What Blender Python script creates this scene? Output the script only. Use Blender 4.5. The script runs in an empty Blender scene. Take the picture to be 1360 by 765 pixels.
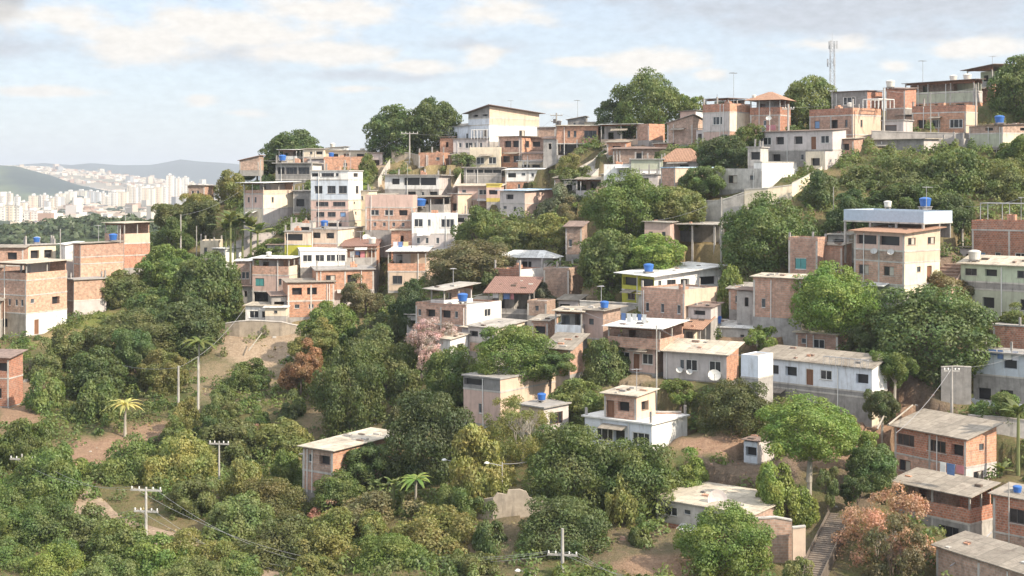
import bpy, math, random
import numpy as np
from mathutils import Vector, Matrix
random.seed(7)
SC = bpy.context.scene
COL = SC.collection
F = 1889.0          # focal length in photo pixels (50 mm on 36 mm, 1360 px wide)
CX, HY = 680.0, 235.0   # principal column and horizon row
R = math.radians

# ------------------------------------------------------------------ helpers
def tag(o, label=None, cat=None, group=None, kind=None):
    if label: o['label'] = label
    if cat: o['category'] = cat
    if group: o['group'] = group
    if kind: o['kind'] = kind
    return o

def empty(name, loc, rz=0.0):
    o = bpy.data.objects.new(name, None)
    COL.objects.link(o)
    o.location = loc
    o.rotation_euler = (0, 0, rz)
    o.empty_display_size = 0.5
    return o

def link(name, me, parent=None):
    o = bpy.data.objects.new(name, me)
    COL.objects.link(o)
    if parent: o.parent = parent
    return o

class MB:
    def __init__(s):
        s.v = []; s.f = []; s.m = []; s.mats = []
    def mi(s, mat):
        if mat not in s.mats: s.mats.append(mat)
        return s.mats.index(mat)
    def face(s, pts, mat):
        n = len(s.v); s.v += [tuple(p) for p in pts]
        s.f.append(tuple(range(n, n+len(pts)))); s.m.append(s.mi(mat))
    def hexa(s, b, t, mat):            # b, t: 4 bottom, 4 top points (ccw from above)
        n = len(s.v); s.v += [tuple(p) for p in b] + [tuple(p) for p in t]
        for q in ((3,2,1,0),(4,5,6,7),(0,1,5,4),(1,2,6,5),(2,3,7,6),(3,0,4,7)):
            s.f.append(tuple(n+i for i in q)); s.m.append(s.mi(mat))
    def box(s, x0, y0, z0, x1, y1, z1, mat):
        s.hexa([(x0,y0,z0),(x1,y0,z0),(x1,y1,z0),(x0,y1,z0)],
               [(x0,y0,z1),(x1,y0,z1),(x1,y1,z1),(x0,y1,z1)], mat)
    def tube(s, p, q, r0, r1, mat, n=6, cap=True):
        p = Vector(p); q = Vector(q); d = (q-p)
        if d.length < 1e-6: return
        d.normalize()
        a = d.orthogonal().normalized(); b = d.cross(a)
        base = len(s.v)
        for c, r in ((p, r0), (q, r1)):
            for i in range(n):
                t = 2*math.pi*i/n
                s.v.append(tuple(c + a*(r*math.cos(t)) + b*(r*math.sin(t))))
        k = s.mi(mat)
        for i in range(n):
            j = (i+1) % n
            s.f.append((base+i, base+j, base+n+j, base+n+i)); s.m.append(k)
        if cap:
            s.f.append(tuple(base+n+i for i in range(n))); s.m.append(k)
            s.f.append(tuple(base+i for i in reversed(range(n)))); s.m.append(k)
    def lathe(s, prof, mat, n=14, c=(0,0,0)):
        base = len(s.v); k = s.mi(mat)
        for r, z in prof:
            for i in range(n):
                t = 2*math.pi*i/n
                s.v.append((c[0]+r*math.cos(t), c[1]+r*math.sin(t), c[2]+z))
        for a in range(len(prof)-1):
            for i in range(n):
                j = (i+1) % n
                s.f.append((base+a*n+i, base+a*n+j, base+(a+1)*n+j, base+(a+1)*n+i)); s.m.append(k)
        s.f.append(tuple(base+(len(prof)-1)*n+i for i in range(n))); s.m.append(k)
    def mesh(s, name):
        me = bpy.data.meshes.new(name)
        me.from_pydata(s.v, [], s.f)
        for m in s.mats: me.materials.append(m)
        me.polygons.foreach_set('material_index', s.m)
        # box-projected UVs in metres
        uv = me.uv_layers.new(name='UVMap')
        vs = s.v; out = []
        for p in me.polygons:
            nx, ny, nz = abs(p.normal.x), abs(p.normal.y), abs(p.normal.z)
            for vi in p.vertices:
                x, y, z = vs[vi]
                if nz > 0.7: out += (x, y)
                elif nx > ny: out += (y, z)
                else: out += (x, z)
        uv.data.foreach_set('uv', out)
        me.update()
        return me
    def build(s, name, parent=None):
        return link(name, s.mesh(name), parent)

def npmesh(name, V, Q, mats, attrs=None, fattrs=None, smooth=False, mi=None):
    """fast mesh from numpy arrays: V (n,3), Q (m,4)"""
    me = bpy.data.meshes.new(name)
    V = np.asarray(V, np.float32); Q = np.asarray(Q, np.int32)
    me.vertices.add(len(V)); me.vertices.foreach_set('co', V.ravel())
    me.loops.add(Q.size); me.loops.foreach_set('vertex_index', Q.ravel())
    me.polygons.add(len(Q))
    me.polygons.foreach_set('loop_start', np.arange(0, Q.size, Q.shape[1], dtype=np.int32))
    me.polygons.foreach_set('loop_total', np.full(len(Q), Q.shape[1], np.int32))
    for m in mats: me.materials.append(m)
    if mi is not None: me.polygons.foreach_set('material_index', np.asarray(mi, np.int32))
    me.update(calc_edges=True)
    for k, a in (attrs or {}).items():
        at = me.attributes.new(k, 'FLOAT', 'POINT'); at.data.foreach_set('value', np.asarray(a, np.float32))
    for k, a in (fattrs or {}).items():
        at = me.attributes.new(k, 'FLOAT', 'FACE'); at.data.foreach_set('value', np.asarray(a, np.float32))
    me.polygons.foreach_set('use_smooth', np.full(len(Q), bool(smooth)))
    return me

# ------------------------------------------------------------------ materials
MATS = {}
def newmat(name):
    m = bpy.data.materials.new(name); m.use_nodes = True
    nt = m.node_tree; nt.nodes.clear()
    return m, nt
def N(nt, typ, **kw):
    n = nt.nodes.new(typ)
    for k, v in kw.items():
        if k.startswith('i_'):
            n.inputs[k[2:].replace('_', ' ')].default_value = v
        else: setattr(n, k, v)
    return n
def L(nt, a, b): nt.links.new(a, b)
def mixc(nt, fac, a, b, mode='MIX'):
    n = nt.nodes.new('ShaderNodeMix'); n.data_type = 'RGBA'; n.blend_type = mode
    for sock, v in ((n.inputs[0], fac), (n.inputs[6], a), (n.inputs[7], b)):
        if hasattr(v, 'links'): L(nt, v, sock)
        elif isinstance(v, (tuple, list)): sock.default_value = (*v[:3], 1)
        else: sock.default_value = v
    return n.outputs[2]
def mathn(nt, op, a, b=None, c=None, clamp=False):
    n = nt.nodes.new('ShaderNodeMath'); n.operation = op; n.use_clamp = clamp
    for i, v in enumerate((a, b, c)):
        if v is None: continue
        if hasattr(v, 'links'): L(nt, v, n.inputs[i])
        else: n.inputs[i].default_value = v
    return n.outputs[0]
def maprange(nt, v, a, b, c=0.0, d=1.0, smooth=False):
    n = nt.nodes.new('ShaderNodeMapRange')
    if smooth: n.interpolation_type = 'SMOOTHSTEP'
    L(nt, v, n.inputs[0])
    for i, x in enumerate((a, b, c, d)): n.inputs[i+1].default_value = x
    return n.outputs[0]
def noise(nt, vec, scale, detail=4, rough=0.6, vscale=None):
    n = N(nt, 'ShaderNodeTexNoise'); n.inputs['Scale'].default_value = scale
    n.inputs['Detail'].default_value = detail; n.inputs['Roughness'].default_value = rough
    if vscale:
        mp = N(nt, 'ShaderNodeMapping'); mp.inputs['Scale'].default_value = vscale
        L(nt, vec, mp.inputs[0]); vec = mp.outputs[0]
    L(nt, vec, n.inputs['Vector'])
    return n.outputs['Fac']
def finish(nt, color, rough=0.85, bump=None, spec=0.3, metal=0.0, bstr=0.3, bdist=0.02):
    p = N(nt, 'ShaderNodeBsdfPrincipled')
    if hasattr(color, 'links'): L(nt, color, p.inputs['Base Color'])
    else: p.inputs['Base Color'].default_value = (*color, 1)
    p.inputs['Roughness'].default_value = rough
    p.inputs['Specular IOR Level'].default_value = spec
    p.inputs['Metallic'].default_value = metal
    if bump is not None:
        b = N(nt, 'ShaderNodeBump'); b.inputs['Strength'].default_value = bstr; b.inputs['Distance'].default_value = bdist
        L(nt, bump, b.inputs['Height']); L(nt, b.outputs[0], p.inputs['Normal'])
    o = N(nt, 'ShaderNodeOutputMaterial'); L(nt, p.outputs[0], o.inputs[0])
    return p
def houserand(nt, col, amt=0.12):
    """value shift per object and large weathering"""
    oi = N(nt, 'ShaderNodeObjectInfo')
    v = maprange(nt, oi.outputs['Random'], 0, 1, 1-amt, 1+amt)
    h = N(nt, 'ShaderNodeHueSaturation'); L(nt, v, h.inputs['Value']); L(nt, col, h.inputs['Color'])
    return h.outputs[0]
def stains(nt, uvv, wv, col, dark=(.12,.11,.1), amt=0.55, thr=0.55):
    st = noise(nt, uvv, 1.0, 5, .7, (1.6, .22, 1))
    m1 = maprange(nt, st, thr, thr+.2, 0, amt)
    big = noise(nt, wv, .35, 3, .6)
    m2 = mathn(nt, 'MULTIPLY', m1, maprange(nt, big, .35, .65, .2, 1))
    return mixc(nt, m2, col, dark)

def M(name):
    if name in MATS: return MATS[name]
    kind, _, rest = name.partition(':')
    m, nt = newmat(name.replace(':', '_'))
    tc = N(nt, 'ShaderNodeTexCoord'); uv = tc.outputs['UV']; ob = tc.outputs['Object']
    geo = N(nt, 'ShaderNodeNewGeometry'); wp = geo.outputs['Position']
    C = PAL.get(rest, (.5,.5,.5))
    if kind == 'brick':
        b = N(nt, 'ShaderNodeTexBrick'); L(nt, uv, b.inputs['Vector'])
        b.inputs['Scale'].default_value = 1.0; b.inputs['Brick Width'].default_value = .32
        b.inputs['Row Height'].default_value = .21; b.inputs['Mortar Size'].default_value = .016
        b.inputs['Color1'].default_value = (*[c*1.14 for c in C], 1)
        b.inputs['Color2'].default_value = (*[c*.76 for c in C], 1)
        b.inputs['Mortar'].default_value = (.40,.35,.30, 1)
        # smears of mortar and dusty patches over the bricks
        n1 = maprange(nt, noise(nt, wp, .8, 5, .65), .5, .72, 0, .3)
        c = mixc(nt, n1, b.outputs['Color'], (.44,.37,.31))
        n2 = maprange(nt, noise(nt, wp, 2.7, 4, .6), .3, .7, .78, 1.2)
        c = mixc(nt, 1.0, c, n2, 'MULTIPLY')
        c = stains(nt, uv, wp, c, amt=.6, thr=.5)
        c = houserand(nt, c, .14)
        finish(nt, c, .92, b.outputs['Fac'], .15, bstr=-.5, bdist=.012)
    elif kind == 'plaster':
        n2 = maprange(nt, noise(nt, wp, 1.3, 6, .65), .25, .75, .82, 1.1)
        c = mixc(nt, 1.0, C, n2, 'MULTIPLY')
        c = stains(nt, uv, wp, c, (.17,.14,.11), .7, .5)
        c = houserand(nt, c, .06)
        finish(nt, c, .8, noise(nt, wp, 9, 3), .25, bstr=.15)
    elif kind == 'conc':
        n2 = maprange(nt, noise(nt, wp, 1.1, 7, .7), .25, .75, .62, 1.25)
        c = mixc(nt, 1.0, C, n2, 'MULTIPLY')
        c = stains(nt, uv, wp, c, (.07,.065,.06), .75, .5)
        c = houserand(nt, c, .12)
        finish(nt, c, .92, noise(nt, wp, 7, 4), .2, bstr=.25)
    elif kind == 'sheet':       # corrugated roofing in overlapping sheets
        w = N(nt, 'ShaderNodeTexWave'); w.wave_type = 'BANDS'; w.bands_direction = 'X'
        L(nt, uv, w.inputs['Vector']); w.inputs['Scale'].default_value = 1.75
        b = N(nt, 'ShaderNodeTexBrick'); L(nt, uv, b.inputs['Vector']); b.offset = 0
        b.inputs['Scale'].default_value = 1.0; b.inputs['Brick Width'].default_value = 1.1
        b.inputs['Row Height'].default_value = 2.2; b.inputs['Mortar Size'].default_value = .025
        b.inputs['Color1'].default_value = (1.12,1.12,1.12,1); b.inputs['Color2'].default_value = (.8,.8,.8,1)
        b.inputs['Mortar'].default_value = (.5,.5,.5,1)
        n2 = maprange(nt, noise(nt, wp, 1.6, 6, .7), .3, .7, .68, 1.2)
        c = mixc(nt, 1.0, C, n2, 'MULTIPLY'); c = mixc(nt, .8, c, b.outputs['Color'], 'MULTIPLY')
        sp = maprange(nt, noise(nt, wp, .7, 6, .75), .54, .66, 0, .6)
        c = mixc(nt, sp, c, (.13,.10,.08))
        c = houserand(nt, c, .1)
        finish(nt, c, .75, w.outputs['Fac'], .3, bstr=.7, bdist=.05)
    elif kind == 'tile':
        w = N(nt, 'ShaderNodeTexWave'); w.bands_direction = 'X'; L(nt, uv, w.inputs['Vector']); w.inputs['Scale'].default_value = 1.4
        n2 = maprange(nt, noise(nt, wp, 3, 6, .7), .3, .7, .7, 1.25)
        c = mixc(nt, 1.0, C, n2, 'MULTIPLY')
        c = mixc(nt, maprange(nt, w.outputs['Fac'], 0, 1, .35, 0), c, (.1,.05,.03))
        finish(nt, c, .85, w.outputs['Fac'], .2, bstr=.8, bdist=.06)
    elif kind == 'flat':
        n2 = maprange(nt, noise(nt, wp, 2.2, 5, .6), .3, .7, .85, 1.12)
        c = mixc(nt, 1.0, C, n2, 'MULTIPLY')
        finish(nt, c, .6, None, .4)
    elif kind == 'paint':      # smooth plastic or painted metal
        n2 = maprange(nt, noise(nt, wp, 4, 4, .6), .3, .7, .88, 1.08)
        c = mixc(nt, 1.0, C, n2, 'MULTIPLY')
        finish(nt, c, .45, None, .5)
    elif kind == 'glass':
        n2 = maprange(nt, noise(nt, wp, 1.2, 3, .6), .3, .7, .5, 1.6)
        c = mixc(nt, 1.0, C, n2, 'MULTIPLY')
        finish(nt, c, .18, None, .5)
    elif kind == 'wood':
        n2 = maprange(nt, noise(nt, ob, 1.5, 5, .7, (6, 6, .6)), .3, .7, .6, 1.3)
        c = mixc(nt, 1.0, C, n2, 'MULTIPLY')
        finish(nt, c, .9, None, .2)
    elif kind == 'leaf':
        C1, C2 = LEAF[rest]
        at = N(nt, 'ShaderNodeAttribute', attribute_name='lv')
        c = mixc(nt, at.outputs['Fac'], C1, C2)
        gp = N(nt, 'ShaderNodeNewGeometry').outputs['Position']
        tint = mixc(nt, maprange(nt, noise(nt, gp, .55, 3, .6), .35, .65), (.80,1.0,.80), (1.25,1.08,1.0))
        c = mixc(nt, .9, c, tint, 'MULTIPLY')
        oi = N(nt, 'ShaderNodeObjectInfo')
        h = N(nt, 'ShaderNodeHueSaturation'); L(nt, c, h.inputs['Color'])
        L(nt, maprange(nt, oi.outputs['Random'], 0, 1, .66, 1.3), h.inputs['Value'])
        fr = mathn(nt, 'FRACT', mathn(nt, 'MULTIPLY', oi.outputs['Random'], 37.7))
        L(nt, maprange(nt, fr, 0, 1, .485, .515), h.inputs['Hue'])
        c = h.outputs[0]
        d = N(nt, 'ShaderNodeBsdfDiffuse'); L(nt, c, d.inputs[0])
        t = N(nt, 'ShaderNodeBsdfTranslucent'); 
        tcol = mixc(nt, 1.0, c, (1.15,1.1,.55), 'MULTIPLY'); L(nt, tcol, t.inputs[0])
        mx = N(nt, 'ShaderNodeMixShader'); mx.inputs[0].default_value = .38
        L(nt, d.outputs[0], mx.inputs[1]); L(nt, t.outputs[0], mx.inputs[2])
        g = N(nt, 'ShaderNodeBsdfGlossy'); g.inputs['Roughness'].default_value = .5
        g.inputs[0].default_value = (.8,.85,.8,1)
        m2 = N(nt, 'ShaderNodeMixShader'); m2.inputs[0].default_value = .035
        L(nt, mx.outputs[0], m2.inputs[1]); L(nt, g.outputs[0], m2.inputs[2])
        o = N(nt, 'ShaderNodeOutputMaterial'); L(nt, m2.outputs[0], o.inputs[0])
    elif kind == 'tower':
        b = N(nt, 'ShaderNodeTexBrick'); L(nt, uv, b.inputs['Vector']); b.offset = 0
        b.inputs['Scale'].default_value = 1.0; b.inputs['Brick Width'].default_value = 4.2
        b.inputs['Row Height'].default_value = 3.0; b.inputs['Mortar Size'].default_value = .95
        b.inputs['Color1'].default_value = (.36,.37,.38,1); b.inputs['Color2'].default_value = (.5,.49,.46,1)
        b.inputs['Mortar'].default_value = (*C, 1)
        c = houserand(nt, b.outputs['Color'], .07)
        finish(nt, c, .8, None, .2)
    elif kind == 'attrcol':    # colour from the mesh's own colour attribute
        at = N(nt, 'ShaderNodeAttribute', attribute_name='Col')
        finish(nt, at.outputs['Color'], .85, None, .2)
    MATS[name] = m
    return m

PAL = dict(
    orange=(.55,.27,.165), pink=(.50,.29,.21), red=(.43,.18,.11), dusty=(.42,.28,.215), pale=(.58,.36,.25), dark=(.22,.13,.10),
    white=(.78,.77,.74), cream=(.72,.63,.49), ochre=(.62,.48,.37), sky=(.55,.60,.66), ice=(.66,.70,.76), greengrey=(.47,.49,.38), mint=(.55,.62,.47),
    yellow=(.62,.50,.13), lime=(.44,.42,.06), rosy=(.58,.42,.36), stained=(.55,.50,.48), stone=(.40,.34,.27), grey=(.36,.34,.32), light=(.52,.49,.45), mid=(.28,.27,.26),
    fibre=(.40,.37,.33), old=(.33,.29,.24), beige=(.52,.46,.37), metal=(.72,.72,.70), bluem=(.45,.60,.74), brown=(.26,.19,.16), terracotta=(.43,.26,.18), slate=(.20,.24,.28), rust=(.28,.17,.14), tin=(.42,.50,.60),
    tarp=(.25,.36,.29), tank=(.03,.13,.42), tankw=(.62,.6,.55), black=(.025,.025,.028), iron=(.10,.09,.09), pole=(.45,.43,.4), post=(.42,.40,.37), earthc=(.17,.14,.115), mast=(.42,.43,.45), pane=(.028,.03,.035), panelit=(.07,.08,.09), teal=(.08,.28,.27), wdoor=(.20,.10,.06), frame=(.7,.69,.66), bframe=(.12,.07,.05), blueframe=(.18,.30,.50),
    bark=(.14,.11,.09), palebark=(.36,.33,.28), stem=(.17,.19,.08), dish=(.48,.48,.46), towerw=(.80,.77,.70), towerc=(.74,.66,.52), towerg=(.5,.52,.54), antenna=(.35,.35,.36), curtain=(.45,.42,.36), cloth1=(.5,.2,.22), cloth2=(.6,.6,.65), cloth3=(.12,.2,.4), cloth4=(.6,.5,.3))
LEAF = dict(
    mango=((.062,.098,.030),(.195,.24,.075)), dark=((.052,.084,.032),(.14,.185,.066)), bright=((.085,.135,.034),(.245,.30,.08)),
    olive=((.088,.105,.040),(.205,.235,.09)), yellow=((.135,.145,.045),(.31,.30,.11)), brown=((.115,.105,.055),(.25,.225,.125)),
    rust=((.15,.085,.05),(.30,.18,.105)), pinkdry=((.26,.14,.11),(.47,.29,.235)), grey=((.115,.13,.09),(.24,.26,.18)),
    flower=((.30,.22,.22),(.62,.44,.54)), banana=((.10,.14,.05),(.27,.30,.13)), straw=((.26,.22,.12),(.50,.42,.24)), agave=((.20,.20,.07),(.46,.42,.17)),
    far=((.045,.07,.04),(.095,.125,.06)))

# ------------------------------------------------------------------ terrain
COLS = [
 (-900, [(113,765),(135,655),(160,570),(185,500),(205,452),(230,410)]),
 (-150, [(113,765),(135,650),(155,565),(185,462),(200,402),(212,375)]),
 (0,    [(113,765),(135,650),(155,560),(185,446),(196,396),(205,362)]),
 (120,  [(113,765),(127,695),(150,590),(172,497),(195,415),(208,372)]),
 (200,  [(113,765),(125,700),(148,600),(172,500),(195,420),(212,362),(225,330)]),
 (300,  [(113,765),(125,700),(148,600),(170,500),(192,416),(222,330),(245,266)]),
 (400,  [(112,765),(135,650),(155,560),(178,470),(190,416),(215,300),(240,232),(254,207)]),
 (500,  [(110,765),(130,650),(150,560),(172,470),(188,405),(212,300),(240,228),(254,202)]),
 (600,  [(109,765),(127,650),(143,565),(165,450),(180,395),(207,300),(232,215),(246,192)]),
 (700,  [(108,765),(125,650),(140,565),(163,450),(175,400),(203,300),(226,215),(238,188)]),
 (800,  [(108,765),(124,650),(138,560),(158,450),(170,385),(190,290),(208,225),(222,188)]),
 (900,  [(108,765),(122,650),(135,560),(146,490),(158,405),(172,325),(192,250),(210,185)]),
 (1050, [(108,765),(123,650),(134,560),(145,475),(154,400),(168,310),(184,220),(204,165)]),
 (1200, [(108,765),(124,645),(134,560),(143,470),(152,390),(166,300),(181,215),(190,180),(201,140)]),
 (1360, [(106,765),(122,645),(134,560),(144,460),(155,370),(167,290),(182,205),(204,132)]),
 (1700, [(106,765),(122,645),(134,550),(144,450),(155,355),(167,270),(182,185),(206,105)]),
 (2600, [(106,765),(122,640),(134,540),(144,440),(155,345),(167,260),(182,175),(206,95)]),
]
DG = np.concatenate([np.array([4,20,40,60,75,85,92]), np.arange(96, 262, 0.75), np.array([265,270,278,290,305,325,350,380,420,470,540,640,800,1000,1300,1700,2200,3000,4200,6000,9000,14000])])
def colz(ctrl):
    D = [4, 70, 95]; z0 = (HY-ctrl[0][1])/F*ctrl[0][0]
    Z = [z0-.6, z0-.4, z0-.15]
    for d, y in ctrl:
        D.append(d); Z.append((HY-y)/F*d)
    dr, zr = D[-1], Z[-1]
    D += [dr+7, dr+25, dr+120, 900, 1500, 20000]; Z += [zr+.2, zr-7, min(zr-35, -48), -58, -60, -60]
    zi = np.interp(DG, D, Z)
    return zi
_cx = np.array([c[0] for c in COLS], float)
_cz = np.array([colz(c[1]) for c in COLS])
PXG = np.concatenate([np.arange(-2300,-300,70), np.arange(-300,1720,6), np.arange(1720,3800,70)]).astype(float)
def vnoise(x, y, s, seed=0):
    rs = np.random.RandomState(seed); G = rs.rand(256, 256)
    xs = x/s; ys = y/s
    xi = np.floor(xs).astype(int); yi = np.floor(ys).astype(int)
    fx = xs-xi; fy = ys-yi
    fx = fx*fx*(3-2*fx); fy = fy*fy*(3-2*fy)
    g = lambda a, b: G[a % 256, b % 256]
    return (g(xi,yi)*(1-fx)+g(xi+1,yi)*fx)*(1-fy)+(g(xi,yi+1)*(1-fx)+g(xi+1,yi+1)*fx)*fy-.5
def build_grid():
    Zg = np.zeros((len(PXG), len(DG)))
    for i, px in enumerate(PXG):
        k = int(np.clip(np.searchsorted(_cx, px)-1, 0, len(_cx)-2))
        t = np.clip((px-_cx[k])/(_cx[k+1]-_cx[k]), 0, 1); t = t*t*(3-2*t)*.6+t*.4
        Zg[i] = _cz[k]*(1-t)+_cz[k+1]*t
    # soften creases along the slope
    for _ in range(3):
        S = Zg.copy(); S[:, 8:-24] = (Zg[:, 7:-25]+Zg[:, 8:-24]*2+Zg[:, 9:-23])/4; Zg = S
    X = (PXG[:, None]-CX)/F*DG[None, :]; Y = np.broadcast_to(DG[None, :], X.shape)
    amp = np.where(DG < 300, 1.0, 2.0)[None, :]
    Zg = Zg + vnoise(X, Y, 9, 1)*.7*amp + vnoise(X, Y, 3.1, 2)*.32 + vnoise(X, Y, 1.3, 3)*.14
    return X, Y.copy(), Zg
GX, GY, GZ = build_grid()
def zt(x, y):
    """ground height under world point"""
    px = CX+F*x/max(y, 1); i = int(np.clip(np.searchsorted(PXG, px)-1, 0, len(PXG)-2)); j = int(np.clip(np.searchsorted(DG, y)-1, 0, len(DG)-2))
    a = min(max((px-PXG[i])/(PXG[i+1]-PXG[i]), 0), 1); b = min(max((y-DG[j])/(DG[j+1]-DG[j]), 0), 1)
    return float((GZ[i,j]*(1-a)+GZ[i+1,j]*a)*(1-b)+(GZ[i,j+1]*(1-a)+GZ[i+1,j+1]*a)*b)
def Dat(px, py):
    """distance at which the ground meets the line of sight through photo pixel"""
    i = int(np.clip(np.searchsorted(PXG, px), 0, len(PXG)-1))
    ys = HY-GZ[i]*F/DG
    ok = (DG > 96) & (DG < 262)
    js = np.where(ok & (ys <= py))[0]
    if len(js): return float(DG[js[0]])
    js = np.where(ok)[0]
    return float(DG[js[np.argmin(ys[js])]])
def at(px, D, z=None):
    x = (px-CX)/F*D
    return (x, D, zt(x, D) if z is None else z)
def W(px, py, D): return ((px-CX)/F*D, D, (HY-py)/F*D)
# ------------------------------------------------------------------ houses
FOOT = []      # footprints (corner x, y, theta, wA, dB, zb) for levelling the ground
WMESH = {}
def wmesh(kind, fr):
    k = (kind, fr)
    if k in WMESH: return WMESH[k]
    f = MB(); p = MB(); fm = M('paint:'+fr)
    t = .055
    if kind in ('w', 'W', 's', 'n', 'd', 'D'):
        f.box(-.5,.05,0,-.5+t,.13,1,fm); f.box(.5-t,.05,0,.5,.13,1,fm); f.box(-.5+t,.05,1-t,.5-t,.13,1,fm)
        if kind in 'wWsn': f.box(-.5+t,.05,0,.5-t,.13,t,fm)
    if kind in 'wWsn': f.box(-.56,-.06,-.05,.56,.06,-.002,M('conc:light'))
    if kind == 'w' and fr == 'bframe':
        p.box(-.5+t,.09,t,-.02,.11,1-t,M('glass:pane')); p.box(.02,.10,t,.5-t,.12,1-t,M('flat:curtain')); f.box(-.02,.06,t,.02,.12,1-t,fm)
    elif kind == 'w':
        f.box(-.02,.06,t,.02,.12,1-t,fm)
        p.box(-.5+t,.09,t,-.02,.11,1-t,M('glass:pane')); p.box(.02,.10,t,.5-t,.12,1-t,M('glass:pane'))
    elif kind == 'W':
        for q in (-.18,.18): f.box(q-.015,.06,t,q+.015,.12,1-t,fm)
        p.box(-.5+t,.09,t,.5-t,.11,1-t,M('glass:pane'))
    elif kind in 'sn':
        p.box(-.5+t,.09,t,.5-t,.11,1-t,M('glass:panelit'))
    elif kind in 'vV':      # unglazed opening: a black sheet deep in the reveal paints the shade inside
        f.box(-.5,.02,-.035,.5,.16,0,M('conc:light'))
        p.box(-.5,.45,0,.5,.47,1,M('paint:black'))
    elif kind == 'd':
        p.box(-.5+t,.09,0,.5-t,.12,1-t,M('wood:wdoor'))
    elif kind == 'D':
        p.box(-.5+t,.09,0,.5-t,.12,1-t,M('paint:iron'))
    elif kind == 'g':      # green shutters
        f.box(-.5,.05,0,.5,.09,.06,fm); f.box(-.5,.05,.94,.5,.09,1,fm)
        p.box(-.47,.07,.06,-.02,.10,.94,M('paint:teal')); p.box(.02,.07,.06,.47,.10,.94,M('paint:teal'))
    elif kind == 'b':
        f.box(-.5,.05,0,-.44,.13,1,fm); f.box(.44,.05,0,.5,.13,1,fm); f.box(-.44,.05,.94,.44,.13,1,fm); f.box(-.44,.05,0,.44,.13,.06,fm)
        p.box(-.44,.08,.06,.44,.11,.94,M('paint:blueframe'))
    WMESH[k] = (f.mesh('window_frame'), p.mesh('window_pane'))
    return WMESH[k]
WSIZE = dict(w=(1.3,1.15,.9), W=(2.0,1.2,.85), s=(.65,.65,1.4), n=(.45,1.0,1.0), v=(1.3,1.15,.9), V=(2.6,1.5,.75), d=(.85,2.05,.02), D=(1.7,2.1,.02), g=(1.3,1.3,.75), b=(.9,1.1,.9))
HR = random.Random(11)

def wall_face(mb, P0, d, Wd, z0, z1, wins, nin, mat, depth=.15):
    """one wall with real openings; wins = (u0,u1,v0,v1) in metres from P0; nin = inward normal"""
    us = sorted({0., Wd, *[a for w in wins for a in w[:2]]}); vs = sorted({z0, z1, *[a for w in wins for a in w[2:4]]})
    pt = lambda u, z, k=0.: (P0[0]+d[0]*u+nin[0]*k, P0[1]+d[1]*u+nin[1]*k, z)
    for i in range(len(us)-1):
        for j in range(len(vs)-1):
            uc = (us[i]+us[i+1])/2; vc = (vs[j]+vs[j+1])/2
            if any(a < uc < b and c < vc < e for a, b, c, e in [w[:4] for w in wins]): continue
            mb.face([pt(us[i],vs[j]), pt(us[i+1],vs[j]), pt(us[i+1],vs[j+1]), pt(us[i],vs[j+1])], mat)
    for w in wins:
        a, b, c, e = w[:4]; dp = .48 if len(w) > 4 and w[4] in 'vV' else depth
        mb.face([pt(a,c), pt(a,c,dp), pt(a,e,dp), pt(a,e)], mat)
        mb.face([pt(b,c), pt(b,e), pt(b,e,dp), pt(b,c,dp)], mat)
        mb.face([pt(a,e), pt(a,e,dp), pt(b,e,dp), pt(b,e)], mat)
        mb.face([pt(a,c), pt(b,c), pt(b,c,dp), pt(a,c,dp)], mat)

def parse(s, Wd, z0, h):
    out = []
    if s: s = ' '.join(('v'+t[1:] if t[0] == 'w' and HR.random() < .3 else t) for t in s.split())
    for tok in s.split():
        k = tok[0]; u = float(tok[1:])
        ww, wh, sill = WSIZE[k]; sc = min(1.0, h/2.7)
        ww = min(ww, Wd*.8); wh *= sc; sill *= sc
        a = u*Wd-ww/2
        a = max(.08, min(a, Wd-ww-.08)); b = a+ww
        c = z0+sill; e = min(c+wh, z0+h-.06)
        if e-c < .25 or any(not (b+.05 < o[0] or a-.05 > o[1]) for o in out): continue
        out.append((a, b, c, e, k))
    return out

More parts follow.
